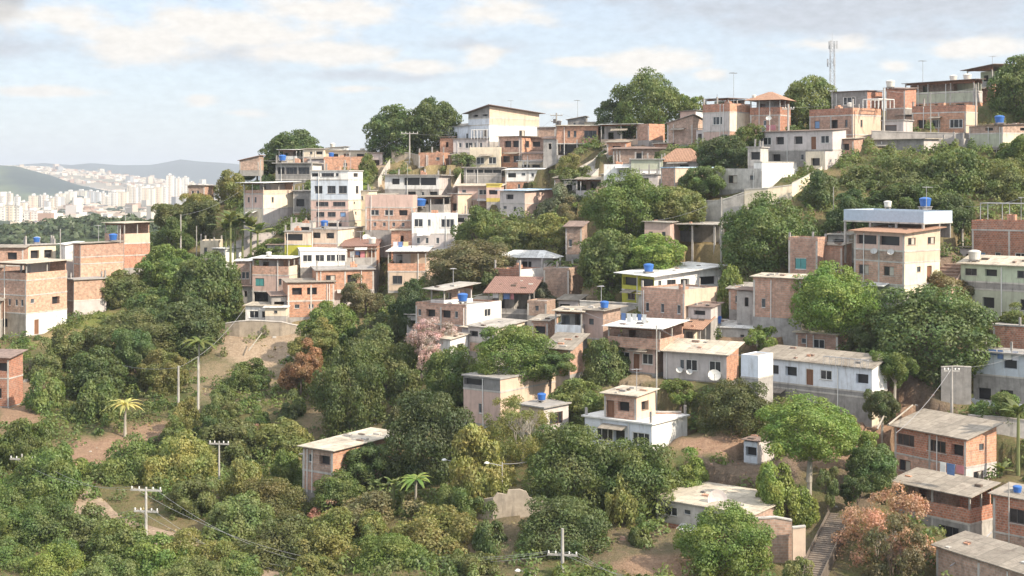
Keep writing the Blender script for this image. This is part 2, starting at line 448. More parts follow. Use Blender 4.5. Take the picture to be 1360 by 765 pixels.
class House: pass
def H(label, xl, xc, xr, yb, levels, roof=('slab',), yaw=-25, D=None, dd=0.0, dB=None, slabs=True, cols=None, frame=None, parent=None, name='house', cat='house', found=4.0, fm=None, group=None, minB=3.0):
    h = House()
    D = (D if D else Dat(xc, yb)) + dd
    th = -math.atan((xc-CX)/F) + R(yaw)
    X = (xc-CX)/F*D; Z = (HY-yb)/F*D
    ct, st = math.cos(th), math.sin(th)
    k = (xl-CX)/F; den = -ct + k*st
    wA = (k*D-X)/den if abs(den) > 1e-3 else 8
    wA = max(1.2, min(wA, 40))
    if dB is None:
        if xr-xc > 2:
            k = (xr-CX)/F; den = -st - k*ct
            dB = (k*D-X)/den if abs(den) > 1e-3 else 6
            if not (0 < dB < 26): dB = 12
            dB = max(minB, dB)
        else: dB = 6.0
    if parent is None:
        root = empty(name, (X, D, Z), th); root.rotation_euler = (HR.uniform(-.009,.009), HR.uniform(-.009,.009), th)
        tag(root, label, cat, group)
    else: root = parent.root
    h.root = root
    off = (0.,0.,0.)
    if parent is not None:      # extra volume of the same building
        loc = Matrix.Rotation(-parent.th, 4, 'Z') @ Vector((X-parent.X, D-parent.D, Z-parent.Z))
        sub = (loc.x, loc.y, loc.z, th-parent.th)
    else: sub = None
    def put(mb, nm, lab=None):
        o = mb.build(nm, root)
        if sub:
            o.location = sub[:3]; o.rotation_euler = (0,0,sub[3])
        if lab: o['label'] = lab
        return o
    def place(o, x, y, z, rz=0.):
        if sub:
            v = Matrix.Rotation(sub[3], 4, 'Z') @ Vector((x,y,z)); o.location = (v.x+sub[0], v.y+sub[1], v.z+sub[2]); o.rotation_euler = (0,0,rz+sub[3])
        else: o.location = (x,y,z); o.rotation_euler = (0,0,rz)
    h.__dict__.update(X=X, D=D, Z=Z, th=th, wA=wA, dB=dB, ct=ct, st=st, label=label, place=place)
    FOOT.append((X, D, th, wA, dB, Z))
    ppm = F/D; z = 0.0
    fr = frame or HR.choice(['frame','frame','bframe','frame','iron'])
    cmat = M('conc:light')
    n = len(levels)
    if found:
        mb = MB(); fmm = M(fm or 'conc:grey')
        mb.box(-wA+.02, .02, -found, -.02, dB-.02, 0.0, fmm); put(mb, 'foundation')
    for li, lv in enumerate(levels):
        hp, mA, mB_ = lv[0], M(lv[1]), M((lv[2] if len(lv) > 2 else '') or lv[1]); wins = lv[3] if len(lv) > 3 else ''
        kind = lv[4] if len(lv) > 4 else ''
        hh = hp/ppm; z0, z1 = z, z+hh
        if kind == '' or kind == 'B':
            wa, _, wb = wins.partition('|')
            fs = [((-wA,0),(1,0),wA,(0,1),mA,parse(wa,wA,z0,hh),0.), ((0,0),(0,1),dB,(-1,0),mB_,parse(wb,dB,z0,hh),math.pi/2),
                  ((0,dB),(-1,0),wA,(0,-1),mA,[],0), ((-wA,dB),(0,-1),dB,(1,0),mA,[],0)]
            mb = MB()
            for P0, d, Wd, nin, mt, ws, rz in fs:
                wall_face(mb, P0, d, Wd, z0, z1, ws, nin, mt)
            put(mb, 'wall')
            for P0, d, Wd, nin, mt, ws, rz in fs[:2]:
                for a, b, c, e, kk in ws:
                    mf, mp = wmesh(kk, fr)
                    nm = 'door' if kk in 'dD' else 'window'
                    o = link(nm, mf, root); u = (a+b)/2
                    place(o, P0[0]+d[0]*u, P0[1]+d[1]*u, c, rz); o.scale = (b-a, 1, e-c)
                    q = link('door_leaf' if nm == 'door' else ('shutter' if kk in 'gb' else 'pane'), mp, o)
            if kind == 'B':     # cantilevered balcony with a solid parapet along the front
                mb = MB(); mb.box(-wA, -1.1, z0-.02, .02, -.003, z0+.12, cmat); put(mb, 'balcony_slab')
                mb = MB(); pm = M(lv[5] if len(lv) > 5 else lv[1])
                mb.box(-wA, -1.1, z0+.12, .02, -.98, z0+1.0, pm); mb.box(-wA, -.98, z0+.12, -wA+.12, -.003, z0+1.0, pm); mb.box(-.1, -.98, z0+.12, .02, -.003, z0+1.0, pm)
                put(mb, 'balcony_parapet')
        elif kind == 'T':       # roofed terrace: parapet, posts, a room set back
            pf = lv[5] if len(lv) > 5 else .42
            zp = z0+hh*pf
            for nm, bx in (('parapet', (-wA, 0, -.15, .15)), ):
                mb = MB()
                mb.box(-wA, 0, z0, -.15, .15, zp, mA); put(mb, 'parapet')
                mb = MB(); mb.box(-.15, 0, z0, 0, dB, zp, mB_); put(mb, 'parapet')
                mb = MB(); mb.box(-wA, .15, z0, -wA+.15, dB-.15, zp, mA); put(mb, 'parapet')
            mb = MB(); mb.box(-wA+.15, dB-.15, z0, -.15, dB, z1, mA); mb.box(-wA, dB*.62, zp, -wA+.15, dB-.15, z1, mA); put(mb, 'wall')
            rx = -wA*HR.uniform(.35, .6)
            rm = M(HR.choice(['plaster:stained','brick:dusty','plaster:cream','conc:grey','plaster:mint']))
            mb = MB(); yr = dB*.5
            wall_face(mb, (-wA+.15, yr), (1,0), rx+wA-.15, z0, z1-.02, parse('d.35', rx+wA-.15, z0, hh), (0,1), rm)
            mb.box(rx-.12, yr+.003, z0, rx, dB-.15, z1-.02, rm); put(mb, 'wall')
            npst = max(2, int(wA/3)+1)
            for i in range(npst):
                x = -wA+.08+(wA-.16)*i/(npst-1)
                mb = MB(); mb.box(x-.07, .01, zp, x+.07, .15, z1, M('conc:post')); put(mb, 'post')
            mb = MB(); mb.box(-.15, dB*.5, zp, -.01, dB*.5+.15, z1, M('conc:post')); put(mb, 'post')
        elif kind == 'S':       # open storey on stilts, dark retaining wall at the back
            mb = MB(); mb.box(-wA+.1, dB-.3, z0, -.1, dB-.1, z1, M('conc:mid')); put(mb, 'wall')
            npst = max(3, int(wA/3.2)+1)
            for i in range(npst):
                x = -wA+.12+(wA-.24)*i/(npst-1)
                mb = MB(); mb.box(x-.11, .02, z0-3, x+.11, .24, z1, M('conc:post')); put(mb, 'stilt')
            mb = MB(); mb.box(-.24, dB*.55, z0-3, -.02, dB*.55+.2, z1, M('conc:post')); put(mb, 'stilt')
        elif kind == 'P':       # parapet only (open roof deck)
            t = .15
            mb = MB(); mb.box(-wA,0,z0,-t,t,z1,mA); mb.box(-wA,t,z0,-wA+t,dB-t,z1,mA); mb.box(-wA,dB-t,z0,-t,dB,z1,mA); mb.box(-t,0,z0,0,dB,z1,mB_)
            put(mb, 'parapet')
        if kind != 'P' and (li < n-1 or roof[0] == 'none') and slabs:
            mb = MB(); e = .035 if levels[min(li+1, n-1)][4:5] != ('S',) else .05
            mb.box(-wA-e, -e, z1-.16, e, dB+e, z1+.003, cmat)
            put(mb, 'floor_slab')
        z = z1
    # columns of the concrete frame on the brick faces
    if cols is None: cols = any(str(l[1]).startswith('brick') for l in levels)
    if cols:
        zt0 = 0.; zt1 = sum(l[0] for l in levels if (len(l) < 5 or l[4] in ('', 'B')))/ppm
        nb = max(1, round(wA/4.0))
        for i in range(nb+1):
            x = -wA+.02+(wA-.24)*i/nb
            mb = MB(); mb.box(x, -.022, zt0, x+.2, .05, zt1-.17, cmat); put(mb, 'column')
    # roof
    rk = roof[0]
    if rk == 'slab':
        ov = roof[1] if len(roof) > 1 else .2; mt = M(roof[2] if len(roof) > 2 else 'conc:grey')
        mb = MB(); mb.box(-wA-ov, -ov, z, ov, dB+ov*.5, z+.14, mt); put(mb, 'roof')
    elif rk == 'deck':          # walls rise past the slab as a low parapet
        ph = roof[1] if len(roof) > 1 else .5; mt = M(levels[-1][1]); mt2 = M((levels[-1]+('',))[2] or levels[-1][1]); t = .14
        if len(roof) > 2: mt = mt2 = M(roof[2])
        mb = MB(); mb.box(-wA+t, t, z-.1, -t, dB-t, z+.05, M('conc:grey')); put(mb, 'roof')
        mb = MB(); mb.box(-wA,0,z,-t,t,z+ph,mt); mb.box(-wA,t,z,-wA+t,dB-t,z+ph,mt); mb.box(-wA,dB-t,z,-t,dB,z+ph,mt); mb.box(-t,0,z,0,dB,z+ph,mt2)
        put(mb, 'parapet')
    elif rk == 'sheet':         # (kind, material, (FL,FR,BR,BL) heights, overhang)
        mt = M(roof[1]); hs = roof[2] if len(roof) > 2 else (.1,.1,.9,.9); ov = roof[3] if len(roof) > 3 else .45
        # bilinear extension to the overhang
        def hz(u, v): return hs[0]*(1-u)*(1-v)+hs[1]*u*(1-v)+hs[2]*u*v+hs[3]*(1-u)*v
        c = []
        for u, v in ((0,0),(1,0),(1,1),(0,1)):
            x = -wA-ov if u == 0 else ov; y = -ov if v == 0 else dB+ov
            uu = (x+wA)/wA; vv = y/dB
            c.append((x, y, z+hz(uu, vv)+HR.uniform(0,.1)))
        mb = MB(); mb.hexa(c, [(a,b,e+.07) for a,b,e in c], mt); put(mb, 'roof')
        if D < 185 and HR.random() < .8:      # bricks and scraps weighing the sheets down
            for q in range(HR.randint(2, 6)):
                uu, vv = HR.uniform(.05,.95), HR.uniform(.05,.9); x, y = -wA+wA*uu, dB*vv; zq = z+hz(uu, vv)+.11; s1 = HR.uniform(.12,.4); s2 = HR.uniform(.1,.25)
                mb = MB(); mb.box(x-s1, y-s2, zq-.1, x+s1, y+s2, zq+HR.uniform(.06,.2), M(HR.choice(['brick:orange','conc:mid','conc:light','wood:bark','brick:dark']))); put(mb, 'roof_weight')
        lastk = levels[-1][4] if len(levels[-1]) > 4 else ''
        if lastk in ('', 'B') and max(hs) > .15:
            mb = MB(); mA = M(levels[-1][1]); mB2 = M((levels[-1]+('',))[2] or levels[-1][1]); t = .12
            P = [(-wA,0),(0,0),(0,dB),(-wA,dB)]
            for i, mt3 in ((0,mA),(1,mB2),(2,mA),(3,mA)):
                a, b = P[i], P[(i+1)%4]; ha, hb = hs[i]-.005, hs[(i+1)%4]-.005
                mb.face([(a[0],a[1],z),(b[0],b[1],z),(b[0],b[1],z+hb),(a[0],a[1],z+ha)], mt3)
            put(mb, 'gable_wall')
        elif lastk == 'T':
            for v in (0, 1):
                mb = MB()
                x0, x1 = -wA, 0; y = .02 if v == 0 else dB-.14
                mb.hexa([(x0,y,z-.1),(x1,y,z-.1),(x1,y+.1,z-.1),(x0,y+.1,z-.1)], [(x0,y,z+hz(0,v)-.01),(x1,y,z+hz(1,v)-.01),(x1,y+.1,z+hz(1,v)-.01),(x0,y+.1,z+hz(0,v)-.01)], M('wood:wdoor'))
                put(mb, 'roof_beam')
    elif rk == 'hip':
        mt = M(roof[1]); rise = roof[2]; ov = roof[3] if len(roof) > 3 else .5
        x0, x1, y0, y1 = -wA-ov, ov, -ov, dB+ov; zz = z-.05
        ins = min(x1-x0, y1-y0)*.5
        if x1-x0 > y1-y0: r0 = (x0+ins, (y0+y1)/2); r1 = (x1-ins, (y0+y1)/2)
        else: r0 = ((x0+x1)/2, y0+ins); r1 = ((x0+x1)/2, y1-ins)
        mb = MB(); A=(x0,y0,zz);B=(x1,y0,zz);C_=(x1,y1,zz);D_=(x0,y1,zz);E=(*r0,zz+rise);G=(*r1,zz+rise)
        if x1-x0 > y1-y0:
            for f in ((A,B,G,E),(B,C_,G),(C_,D_,E,G),(D_,A,E)): mb.face(f, mt)
        else:
            for f in ((A,B,E),(B,C_,G,E),(C_,D_,G),(D_,A,E,G)): mb.face(f, mt)
        mb.face((D_,C_,B,A), M('wood:wdoor')); put(mb, 'roof')
    if rk in ('deck', 'none', 'slab') and parent is None and HR.random() < .75:
        base = z + (.14 if rk == 'slab' else 0.0)
        for x in [-wA+.02, -wA*.5, -.24]:
            for y in (.0, dB-.22):
                if HR.random() < .6:
                    hh = HR.uniform(.5, 1.3); mb = MB(); mb.box(x, y+.001, base-.05, x+.2, y+.2, base+hh, M('conc:grey'))
                    for q in (.04,.15): mb.tube((x+q,y+.1,base+hh),(x+q+HR.uniform(-.05,.05),y+.1,base+hh+HR.uniform(.25,.5)),.012,.012,M('paint:iron'),4)
                    put(mb, 'starter_column')
        if HR.random() < .6 and wA > 3:
            x = -wA*HR.uniform(.3,.7); mb = MB(); zz = base+.02
            for q in range(3): mb.box(x+q*.32, dB*.3, zz, x+q*.32+.28, dB*.3+.6, zz+HR.uniform(.3,.75), M('brick:orange'))
            put(mb, 'brick_pile')
    h.top = z
    if parent is None and label and wA > 3.5:
        mA0 = levels[0][1]
        for q in range(HR.choice([0,1,1,2])):      # downpipes
            x = -wA*HR.uniform(.02,.98); mb = MB(); mb.tube((x,-.07,-.2),(x,-.07,z-.1),.05,.05,M('paint:frame'),6); put(mb, 'downpipe')
        if HR.random() < .4 and D > 125 and not group:   # patched-on side room with a sheet roof
            aw = HR.uniform(1.8, 3.2); ah = HR.uniform(2.1, 2.7); y0 = dB*HR.uniform(.05,.35); y1 = dB*.95; x0 = -wA-aw; x1 = -wA-.004
            am = M(HR.choice(['brick:orange','brick:dusty','brick:pink','conc:grey','plaster:stained','conc:light']))
            mb = MB(); wall_face(mb, (x0,y0), (1,0), x1-x0, 0, ah, parse(HR.choice(['v.5','d.4','n.5']), x1-x0, 0, ah), (0,1), am)
            mb.box(x0,y0+.004,-3,x0+.14,y1,ah,am); mb.box(x0+.14,y1-.14,-3,x1,y1,ah,am); mb.box(x0+.14,y0+.01,-3,x1,y0+.13,-.002,am); put(mb, 'side_room')
            mb = MB(); k1, k2 = HR.uniform(.05,.2), HR.uniform(.1,.5)
            mb.hexa([(x0-.25,y0-.3,ah+k1),(x1,y0-.3,ah+k1),(x1,y1+.1,ah+k2),(x0-.25,y1+.1,ah+k2)],[(x0-.25,y0-.3,ah+k1+.07),(x1,y0-.3,ah+k1+.07),(x1,y1+.1,ah+k2+.07),(x0-.25,y1+.1,ah+k2+.07)],M(HR.choice(['sheet:old','sheet:fibre','sheet:brown','sheet:beige']))); put(mb, 'side_roof')
        if HR.random() < .3 and levels[0][4:5] != ('S',):      # small sheet canopy on the front
            u = HR.uniform(.15,.6); cw = HR.uniform(1.6,3.0); x0 = -wA+wA*u*.8; x1 = min(x0+cw, -.1); zc = min(2.5, levels[0][0]/ppm)
            mb = MB(); mb.hexa([(x0,-1.0,zc-.35),(x1,-1.0,zc-.3),(x1,-.03,zc-.02),(x0,-.03,zc-.02)],[(x0,-1.0,zc-.3),(x1,-1.0,zc-.25),(x1,-.03,zc+.04),(x0,-.03,zc+.04)],M(HR.choice(['sheet:old','sheet:metal','sheet:fibre']))); put(mb, 'canopy')
    return h

# things that stand on a house: u along the front (0 left .. 1 right), v depth fraction
TANK = {}
def local(h, u, v, z):
    x = -h.wA*(1-u); y = h.dB*v
    return (h.X+x*h.ct-y*h.st, h.D+x*h.st+y*h.ct, h.Z+z)
def tank(h, u, v, label, r=.62, col='tank', dz=.14, grp='water tanks on the roofs', ht=1.15):
    k = (col,)
    if k not in TANK:
        b = MB(); b.lathe([(.78,0),(.84,.1),(.95,.55),(.96,.62),(1.0,.64),(1.0,.74),(.97,.76)], M('paint:'+col), 18)
        l = MB(); l.lathe([(1.04,.74),(1.04,.82),(.8,.93),(.3,1.0)], M('paint:'+col), 18)
        s = MB()
        for q in (-.5,.5): s.box(q-.12,-.9,-.35,q+.12,.9,0,M('conc:grey'))
        s.box(-.9,-.9,-.08,.9,.9,-.003,M('conc:grey'))
        TANK[k] = (b.mesh('tank_body'), l.mesh('tank_lid'), s.mesh('tank_base'))
    e = empty('water_tank', local(h, u, v, h.top+dz+.35*ht), h.th+HR.uniform(-.5,.5))
    tag(e, label, 'water tank', grp)
    for nm, me in zip(('body','lid','base'), TANK[k]):
        o = link(nm, me, e); o.scale = (r, r, ht)
    return e
def dish(h, u, v, z, label, r=.45, face='A', out=.35, grp='satellite dishes on the houses'):
    if 'd' not in TANK:
        b = MB(); prof = [(.02,0),(.35,.05),(.7,.16),(1.0,.32)]
        b.lathe(prof, M('paint:dish'), 20); b2 = MB(); b2.tube((0,0,0),(0,0,-.5),.05,.05,M('paint:iron')); b2.tube((0,0,-.5),(0,.9,-.9),.05,.05,M('paint:iron'))
        a = MB(); a.tube((0,-.9,.3),(0,-.1,.95),.03,.03,M('paint:iron')); a.tube((0,-.1,.9),(0,-.1,1.05),.08,.08,M('paint:dish'))
        me = b.mesh('dish'); me.polygons.foreach_get  # noqa
        # the lathe closes its last ring; drop that cap so that the dish stays hollow
        import bmesh
        bm = bmesh.new(); bm.from_mesh(me); bm.faces.ensure_lookup_table(); bm.faces.remove(bm.faces[-1]); 
        bmesh.ops.solidify(bm, geom=bm.faces[:], thickness=.04); bm.to_mesh(me); bm.free()
        TANK['d'] = (me, b2.mesh('mount'), a.mesh('arm'))
    x = -h.wA*(1-u); y = h.dB*v
    if face == 'A': y = -out
    p = (h.X+x*h.ct-y*h.st, h.D+x*h.st+y*h.ct, h.Z+z)
    e = empty('satellite_dish', p, h.th); tag(e, label, 'satellite dish', grp)
    for nm, me in zip(('reflector','mount','feed_arm'), TANK['d']):
        o = link(nm, me, e); o.scale = (r*.8,)*3; o.rotation_euler = (R(55), 0, R(25))
    return e
def aerial(h, u, v, label, ht=2.6, grp='television aerials on the roofs'):
    if 'a' not in TANK:
        a = MB(); a.tube((0,0,0),(0,0,1),.028,.022,M('paint:antenna'))
        b = MB(); b.tube((-.28,0,.97),(.28,0,.97),.012,.012,M('paint:antenna'))
        for q in range(7): b.tube((-.27+q*.09,-.22+.02*q,.97),(-.27+q*.09,.22-.02*q,.97),.009,.009,M('paint:antenna'))
        TANK['a'] = (a.mesh('mast'), b.mesh('elements'))
    e = empty('television_aerial', local(h, u, v, h.top+.05), HR.uniform(0,3)); tag(e, label, 'aerial', grp)
    for nm, me in zip(('mast','elements'), TANK['a']):
        o = link(nm, me, e); o.scale = (1.9,1.9,ht) if nm == 'elements' else (1.4,1.4,ht)
# ------------------------------------------------------------------ the houses, left shoulder first
O,P_,RD,DU,PL = 'brick:orange','brick:pink','brick:red','brick:dusty','brick:pale'
WH,CR,OC,SK,IC,GG,MN,YE,LI,RO,SN = ['plaster:'+k for k in ('white','cream','ochre','sky','ice','greengrey','mint','yellow','lime','rosy','stained')]
GR,LT,ST,MD = 'conc:grey','conc:light','conc:stone','conc:mid'
FI,OL,BE,ME,BM,BR,TI = ['sheet:'+k for k in ('fibre','old','beige','metal','bluem','brown','tin')]
hs = {}
# left shoulder
hs['L2'] = H('small cream block with two dark openings behind the tall corner house at far left', 33,34,74,352, [(26,CR,CR,'|v.3 v.75')], ('slab',.3), yaw=-62, D=203)
hs['L2b'] = H('low brick terrace house with flat sheet roof at the left edge of the photo', -20,31,36,372, [(20,P_),(22,P_,'','v.2 v.7')], ('sheet',OL,(.1,.1,.3,.3),.4), yaw=-12, D=200)
hs['L1'] = H('tall three-storey brick house with open loggia and grey stone base, far left', -2,35,89,446, [(30,ST,WH,'v.2|d.25'),(24,PL,PL,'n.4 n.65 n.85|s.15 w.72'),(20,P_,PL,'|'),(20,P_,PL,'','T',.45)], ('sheet',BE,(.1,.1,.2,.2),.5), yaw=-48)
hs['L0'] = H('grey shaded brick hut between the left edge and the tall corner house', -34,1,6,450, [(26,GR,'','v.5'),(24,DU)], ('sheet',OL,(.1,.1,.5,.5)), yaw=-10, D=186)
hs['L6'] = H('narrow white hut with tin roof left of the orange terrace house', 84,87,103,368, [(22,SN),(20,WH)], ('sheet',ME,(.1,.1,.3,.3),.3), yaw=-50, D=204)
hs['L3'] = H('two-level orange house with long flat roof and blue tank, left shoulder', 97,107,164,374, [(24,O,PL,'|'),(9,P_,O),(16,O,P_,'|')], ('sheet',OL,(.1,.1,.15,.15),.3), yaw=-60, D=199)
hs['L4'] = H('brick house with whitewashed base just right of the tall corner house', 86,98,141,418, [(19,DU,SN,'|'),(27,DU,PL,'|')], ('slab',.3), yaw=-60)
hs['L5'] = H('tall brick house with open terrace and ochre end wall beside the olive trees', 139,165,199,356, [(17,P_,RD,'d.6|'),(16,P_,RD,'v.3 v.75|'),(25,P_,OC,'','T',.5)], ('sheet',BE,(.1,.1,.2,.2),.4), yaw=-48, D=207)
hs['LB'] = H('dark brick house against the far city at the edge of the hill', 249,272,284,268, [(20,DU,P_,'n.3 n.6')], ('sheet',OL,(.2,.2,.1,.1),.3), yaw=-20, D=241)
hs['LC'] = H('small pink-roofed house half hidden in scrub on the hill edge', 318,344,350,226, [(12,'brick:dusty')], ('sheet','tile:terracotta',(.1,.9,.9,.1),.3), yaw=-15, D=248, found=1.0)
hs['LW'] = H('red brick house in shade cut by the left edge, below the grass slope', -30,12,28,540, [(38,RD,RD,'w.6'),(26,RD,'','w.8')], ('sheet',BR,(.1,.1,.4,.4)), yaw=-30)
hs['S1'] = H('cream block with arched doorway below the banana clump', 266,290,296,346, [(24,CR,'','n.3')], ('deck',.3), yaw=-10)
hs['S2'] = H('little shed with grey front and bright white side below the banana clump', 282,297,326,358, [(26,GR,WH,'|')], ('sheet',ME,(.1,.1,.2,.2),.2), yaw=-52)
# upper left cluster
hs['U3'] = H('white house with roofed terrace in front of the dome tree, topmost at left', 370,394,402,219, [(8,CR),(11,WH,'','','T',.35)], ('sheet',ME,(.1,.1,.2,.2),.3), yaw=-25, D=250)
hs['U4'] = H('low brick house with pale upper room right of the dome tree', 402,430,434,222, [(14,P_,'','v.7'),(9,CR,'','n.4 v.8')], ('sheet',OL,(.1,.1,.2,.2),.3), yaw=-15, D=249)
hs['U4b'] = H('white rooftop room among water tanks on the skyline, left of the round trees', 434,458,462,212, [(14,WH,'','w.3 v.7')], ('sheet',OL,(.1,.4,.4,.1),.3), yaw=-12, D=256)
hs['U4c'] = H('grey rendered house with long roof just below the left round skyline tree', 463,500,527,226, [(22,GR,SN,'v.25 v.65|n.5')], ('sheet',FI,(.1,.1,.3,.3),.5), yaw=-30, D=251)
hs['U5b'] = H('pale terrace house with a flat beige roof above the wide brick wall', 432,494,500,215, [(14,CR,'','v.2 d.45 v.75')], ('sheet',BE,(.1,.1,.2,.2),.4), yaw=-8, D=250)
hs['U5'] = H('wide low orange brick house with tiny central window, upper left', 430,487,492,232, [(21,O,'','s.5')], ('deck',.4), yaw=-6, D=243)
hs['U2'] = H('grey house with flat slab roof and broad window, upper left', 366,413,427,246, [(8,MD),(21,GR,WH,'v.15 W.45 W.8|')], ('slab',.5), yaw=-22, D=238)
hs['U1'] = H('cream corner house under an oversailing white sheet roof, beside the banana clump', 324,350,390,302, [(26,CR,SN,'|'),(19,RO,CR,'n.25 n.6|n.3'),(13,P_,OC,'','T',.35)], ('sheet',ME,(.1,.1,.2,.2),.9), yaw=-48, D=219)
hs['U1b'] = H('shaded grey house with a dark doorway between the cream corner house and the tower house', 389,413,418,300, [(18,P_,'','D.5'),(28,MD,'','v.4')], ('slab',.3), yaw=-15, D=222)
hs['U6'] = H('four-storey tower house with pale blue upper floor and pink lower floors', 413,463,482,308, [(15,RO,CR,'W.65|v.5'),(15,RO,CR,'w.25 w.55 b.85|s.5'),(13,RO,CR,'W.3 W.75|s.4'),(27,SK,WH,'w.2 w.55 w.85|w.6'),(11,WH,WH,'v.1 v.25 W.45 n.7 W.9|W.5')], ('slab',.15,'conc:light'), yaw=-20, D=212, slabs=True)
hs['U6b'] = H('cream wing with flat roof attached right of the tower house', 470,490,497,300, [(22,CR,'','s.3'),(24,CR,'','s.5')], ('slab',.2), yaw=-25, D=217)
hs['U7'] = H('big salmon brick house with red parapet above the bright grass bank', 485,548,554,306, [(14,P_,'','n.2 n.4 n.6 n.8'),(17,P_,'','w.2 w.5 w.8'),(16,RO,'','','P')], ('none',), yaw=-12, D=208)
hs['U10'] = H('square orange brick house on the earth bank under the round trees', 556,590,597,232, [(11,SN,'','n.3 n.8'),(16,O,'','s.75')], ('deck',.3), yaw=-14, D=236)
hs['U9'] = H('white house with two broad windows under a long slab roof, upper centre-left', 511,583,599,266, [(15,GR,SN,'v.5 n.7 v.9'),(18,WH,SN,'w.2 V.5 V.8|')], ('slab',.5), yaw=-16, D=223)
hs['U11'] = H('small grey roof terrace house carrying a large blue tank', 549,590,606,290, [(10,SN),(17,GR,'','W.8','T',.5)], ('sheet',OL,(.1,.1,.2,.2),.3), yaw=-15, D=214)
hs['U12'] = H('narrow pink and ochre house wedged by the path beside the blue tank terrace', 596,608,622,288, [(30,P_,OC,'w.6|')], ('slab',.2), yaw=-45, D=217)
hs['U8'] = H('stained white two-storey house with diagonal stair mark above the brown trees', 547,604,607,332, [(22,SN,WH,'n.15 n.35 n.6'),(25,WH,'','w.15 n.4 W.85')], ('deck',.2), yaw=-8, D=204)
hs['U13'] = H('square cream house with two windows beneath the long white ridge house', 624,664,668,225, [(27,CR,'','w.35 w.75')], ('deck',.35), yaw=-10, D=234)
hs['U14'] = H('orange brick house with tall columns right of the square cream house', 662,693,728,222, [(20,O,O,'w.35 w.8|w.3'),(20,P_,O,'v.4 v.75|w.2 w.7')], ('sheet',OL,(.1,.1,.2,.2),.4), yaw=-30, D=234)
hs['U16'] = H('row of pale rooms with metal cage on the ridge under the white wing', 602,648,652,202, [(17,SN,'','n.2 W.5 n.8')], ('sheet',OL,(.1,.1,.2,.2),.3), yaw=-14, D=240)
hs['U15w'] = H('long white wing with small square windows joined to the tall ridge house', 577,650,656,192, [(22,IC,'','w.15 n.4 n.6 w.8')], ('sheet',FI,(.1,.7,1.2,.6),.3), yaw=-22, D=243)
hs['U15'] = H('large white ridge house with dark mono-pitch roof, tallest on the centre skyline', 622,650,716,188, [(23,IC,WH,'n.3 w.8|w.65'),(9,IC,OC,'|'),(6,MD,OC,'v.35 v.8|')], ('sheet',BR,(.1,1.1,.2,.1),.8), yaw=-52, D=240)  # left face's blue-grey shade is painted in as ice plaster
hs['U17'] = H('grey terrace house with row of dark openings below the square cream house', 616,666,670,250, [(17,GR),(10,MD,'','v.15 v.4 v.65 v.9')], ('slab',.35), yaw=-8, D=226)
hs['U18'] = H('pinkish house with yellow-painted balcony end under a pale sheet roof', 608,664,666,276, [(12,DU,'','d.3'),(16,RO,'','s.15 w.6')], ('sheet',BE,(.1,.1,.3,.3),.5), yaw=-6, D=219)
hs['U18y'] = H('small room with bright yellow bands top and bottom beside the blue-roofed house', 646,664,667,268, [(5,YE),(14,RO,'','v.5'),(4,YE)], ('slab',.1,'plaster:yellow'), yaw=-6, D=216.5, slabs=False)
hs['U20'] = H('white and brick house with pale sheet roof above the blue-roofed house', 671,732,737,256, [(16,O,'','n.3 v.6 s.8'),(14,WH,'','v.15 s.4 n.6 v.85')], ('sheet',ME,(.1,.1,.3,.3),.4), yaw=-8, D=224)
hs['U20t'] = H('low white room with a flat parapet at the foot of the long concrete stair', 688,722,728,230, [(15,CR,'','v.3 v.7')], ('sheet',ME,(.1,.3,.5,.1),.3), yaw=-10, D=230)
hs['U19'] = H('three-storey grey house with pale blue sheet roof above the green thicket', 664,697,736,304, [(17,GR,DU,'n.6|n.4'),(17,SN,RO,'s.2 n.6|n.4 n.7'),(15,SN,RO,'v.4 v.7|')], ('sheet',BM,(.1,.1,.2,.2),.5), yaw=-34, D=209)
hs['U21'] = H('dark brick house on stilts under a brown sheet roof near the ridge', 694,758,764,222, [(9,MD,'','','S'),(8,P_,'','v.5')], ('sheet',BR,(.1,.1,.5,.5),.5), yaw=-8, D=229)
# top centre
hs['T1'] = H('orange brick ridge house with broad window and stilts, right of the ridge pole', 739,794,798,206, [(16,MD,'','','S'),(22,O,'','n.3 n.45 W.82')], ('sheet',BE,(.1,.1,.3,.3),.4), yaw=-8, D=226)
hs['T1b'] = H('small grey rooftop room under the aerial on the ridge', 754,776,780,170, [(10,MD,'','n.4')], ('sheet',OL,(.1,.6,.6,.1),.3), yaw=-10, D=232)
hs['T0'] = H('low dark brick house between the tall white ridge house and the ridge pole', 713,738,742,184, [(14,DU)], ('sheet',OL,(.1,.1,.2,.2),.3), yaw=-6, D=238)
hs['T2'] = H('open workshop with long pale canopy and heaped rubble under the large ridge tree', 798,852,858,192, [(26,OC,OC,'','T',.3)], ('sheet',ME,(.1,.1,.3,.3),.4), yaw=-6, D=221)
hs['T3'] = H('orange sunlit brick cube beside the canopy workshop', 845,862,883,186, [(20,P_,O,'|')], ('deck',.2), yaw=-48, D=219)
hs['T4'] = H('dark brick shed with low gabled grey roof left of the corner tower house', 886,920,934,192, [(28,DU,DU,'|')], ('sheet',FI,(.1,1.2,.6,.1),.3), yaw=-20, D=213)
hs['T4b'] = H('white and brick room on the ridge behind the dark gabled shed', 903,924,932,165, [(16,RO,WH,'')], ('sheet',OL,(.1,.2,.2,.1),.3), yaw=-25, D=219)
hs['T5'] = H('three-storey corner house with brick parapet and dark canopy on the skyline', 933,969,998,194, [(21,RO,P_,'w.8|d.4'),(25,SN,CR,'W.55|'),(11,RD,O,'','P')], ('none',), yaw=-45, D=205)
hs['T5c'] = H('canopy', 936,967,990,148, [(16,MD,MD,'','T',.5)], ('sheet',BR,(.1,.1,.1,.1),.3), yaw=-45, D=207, parent=hs['T5'], found=0)
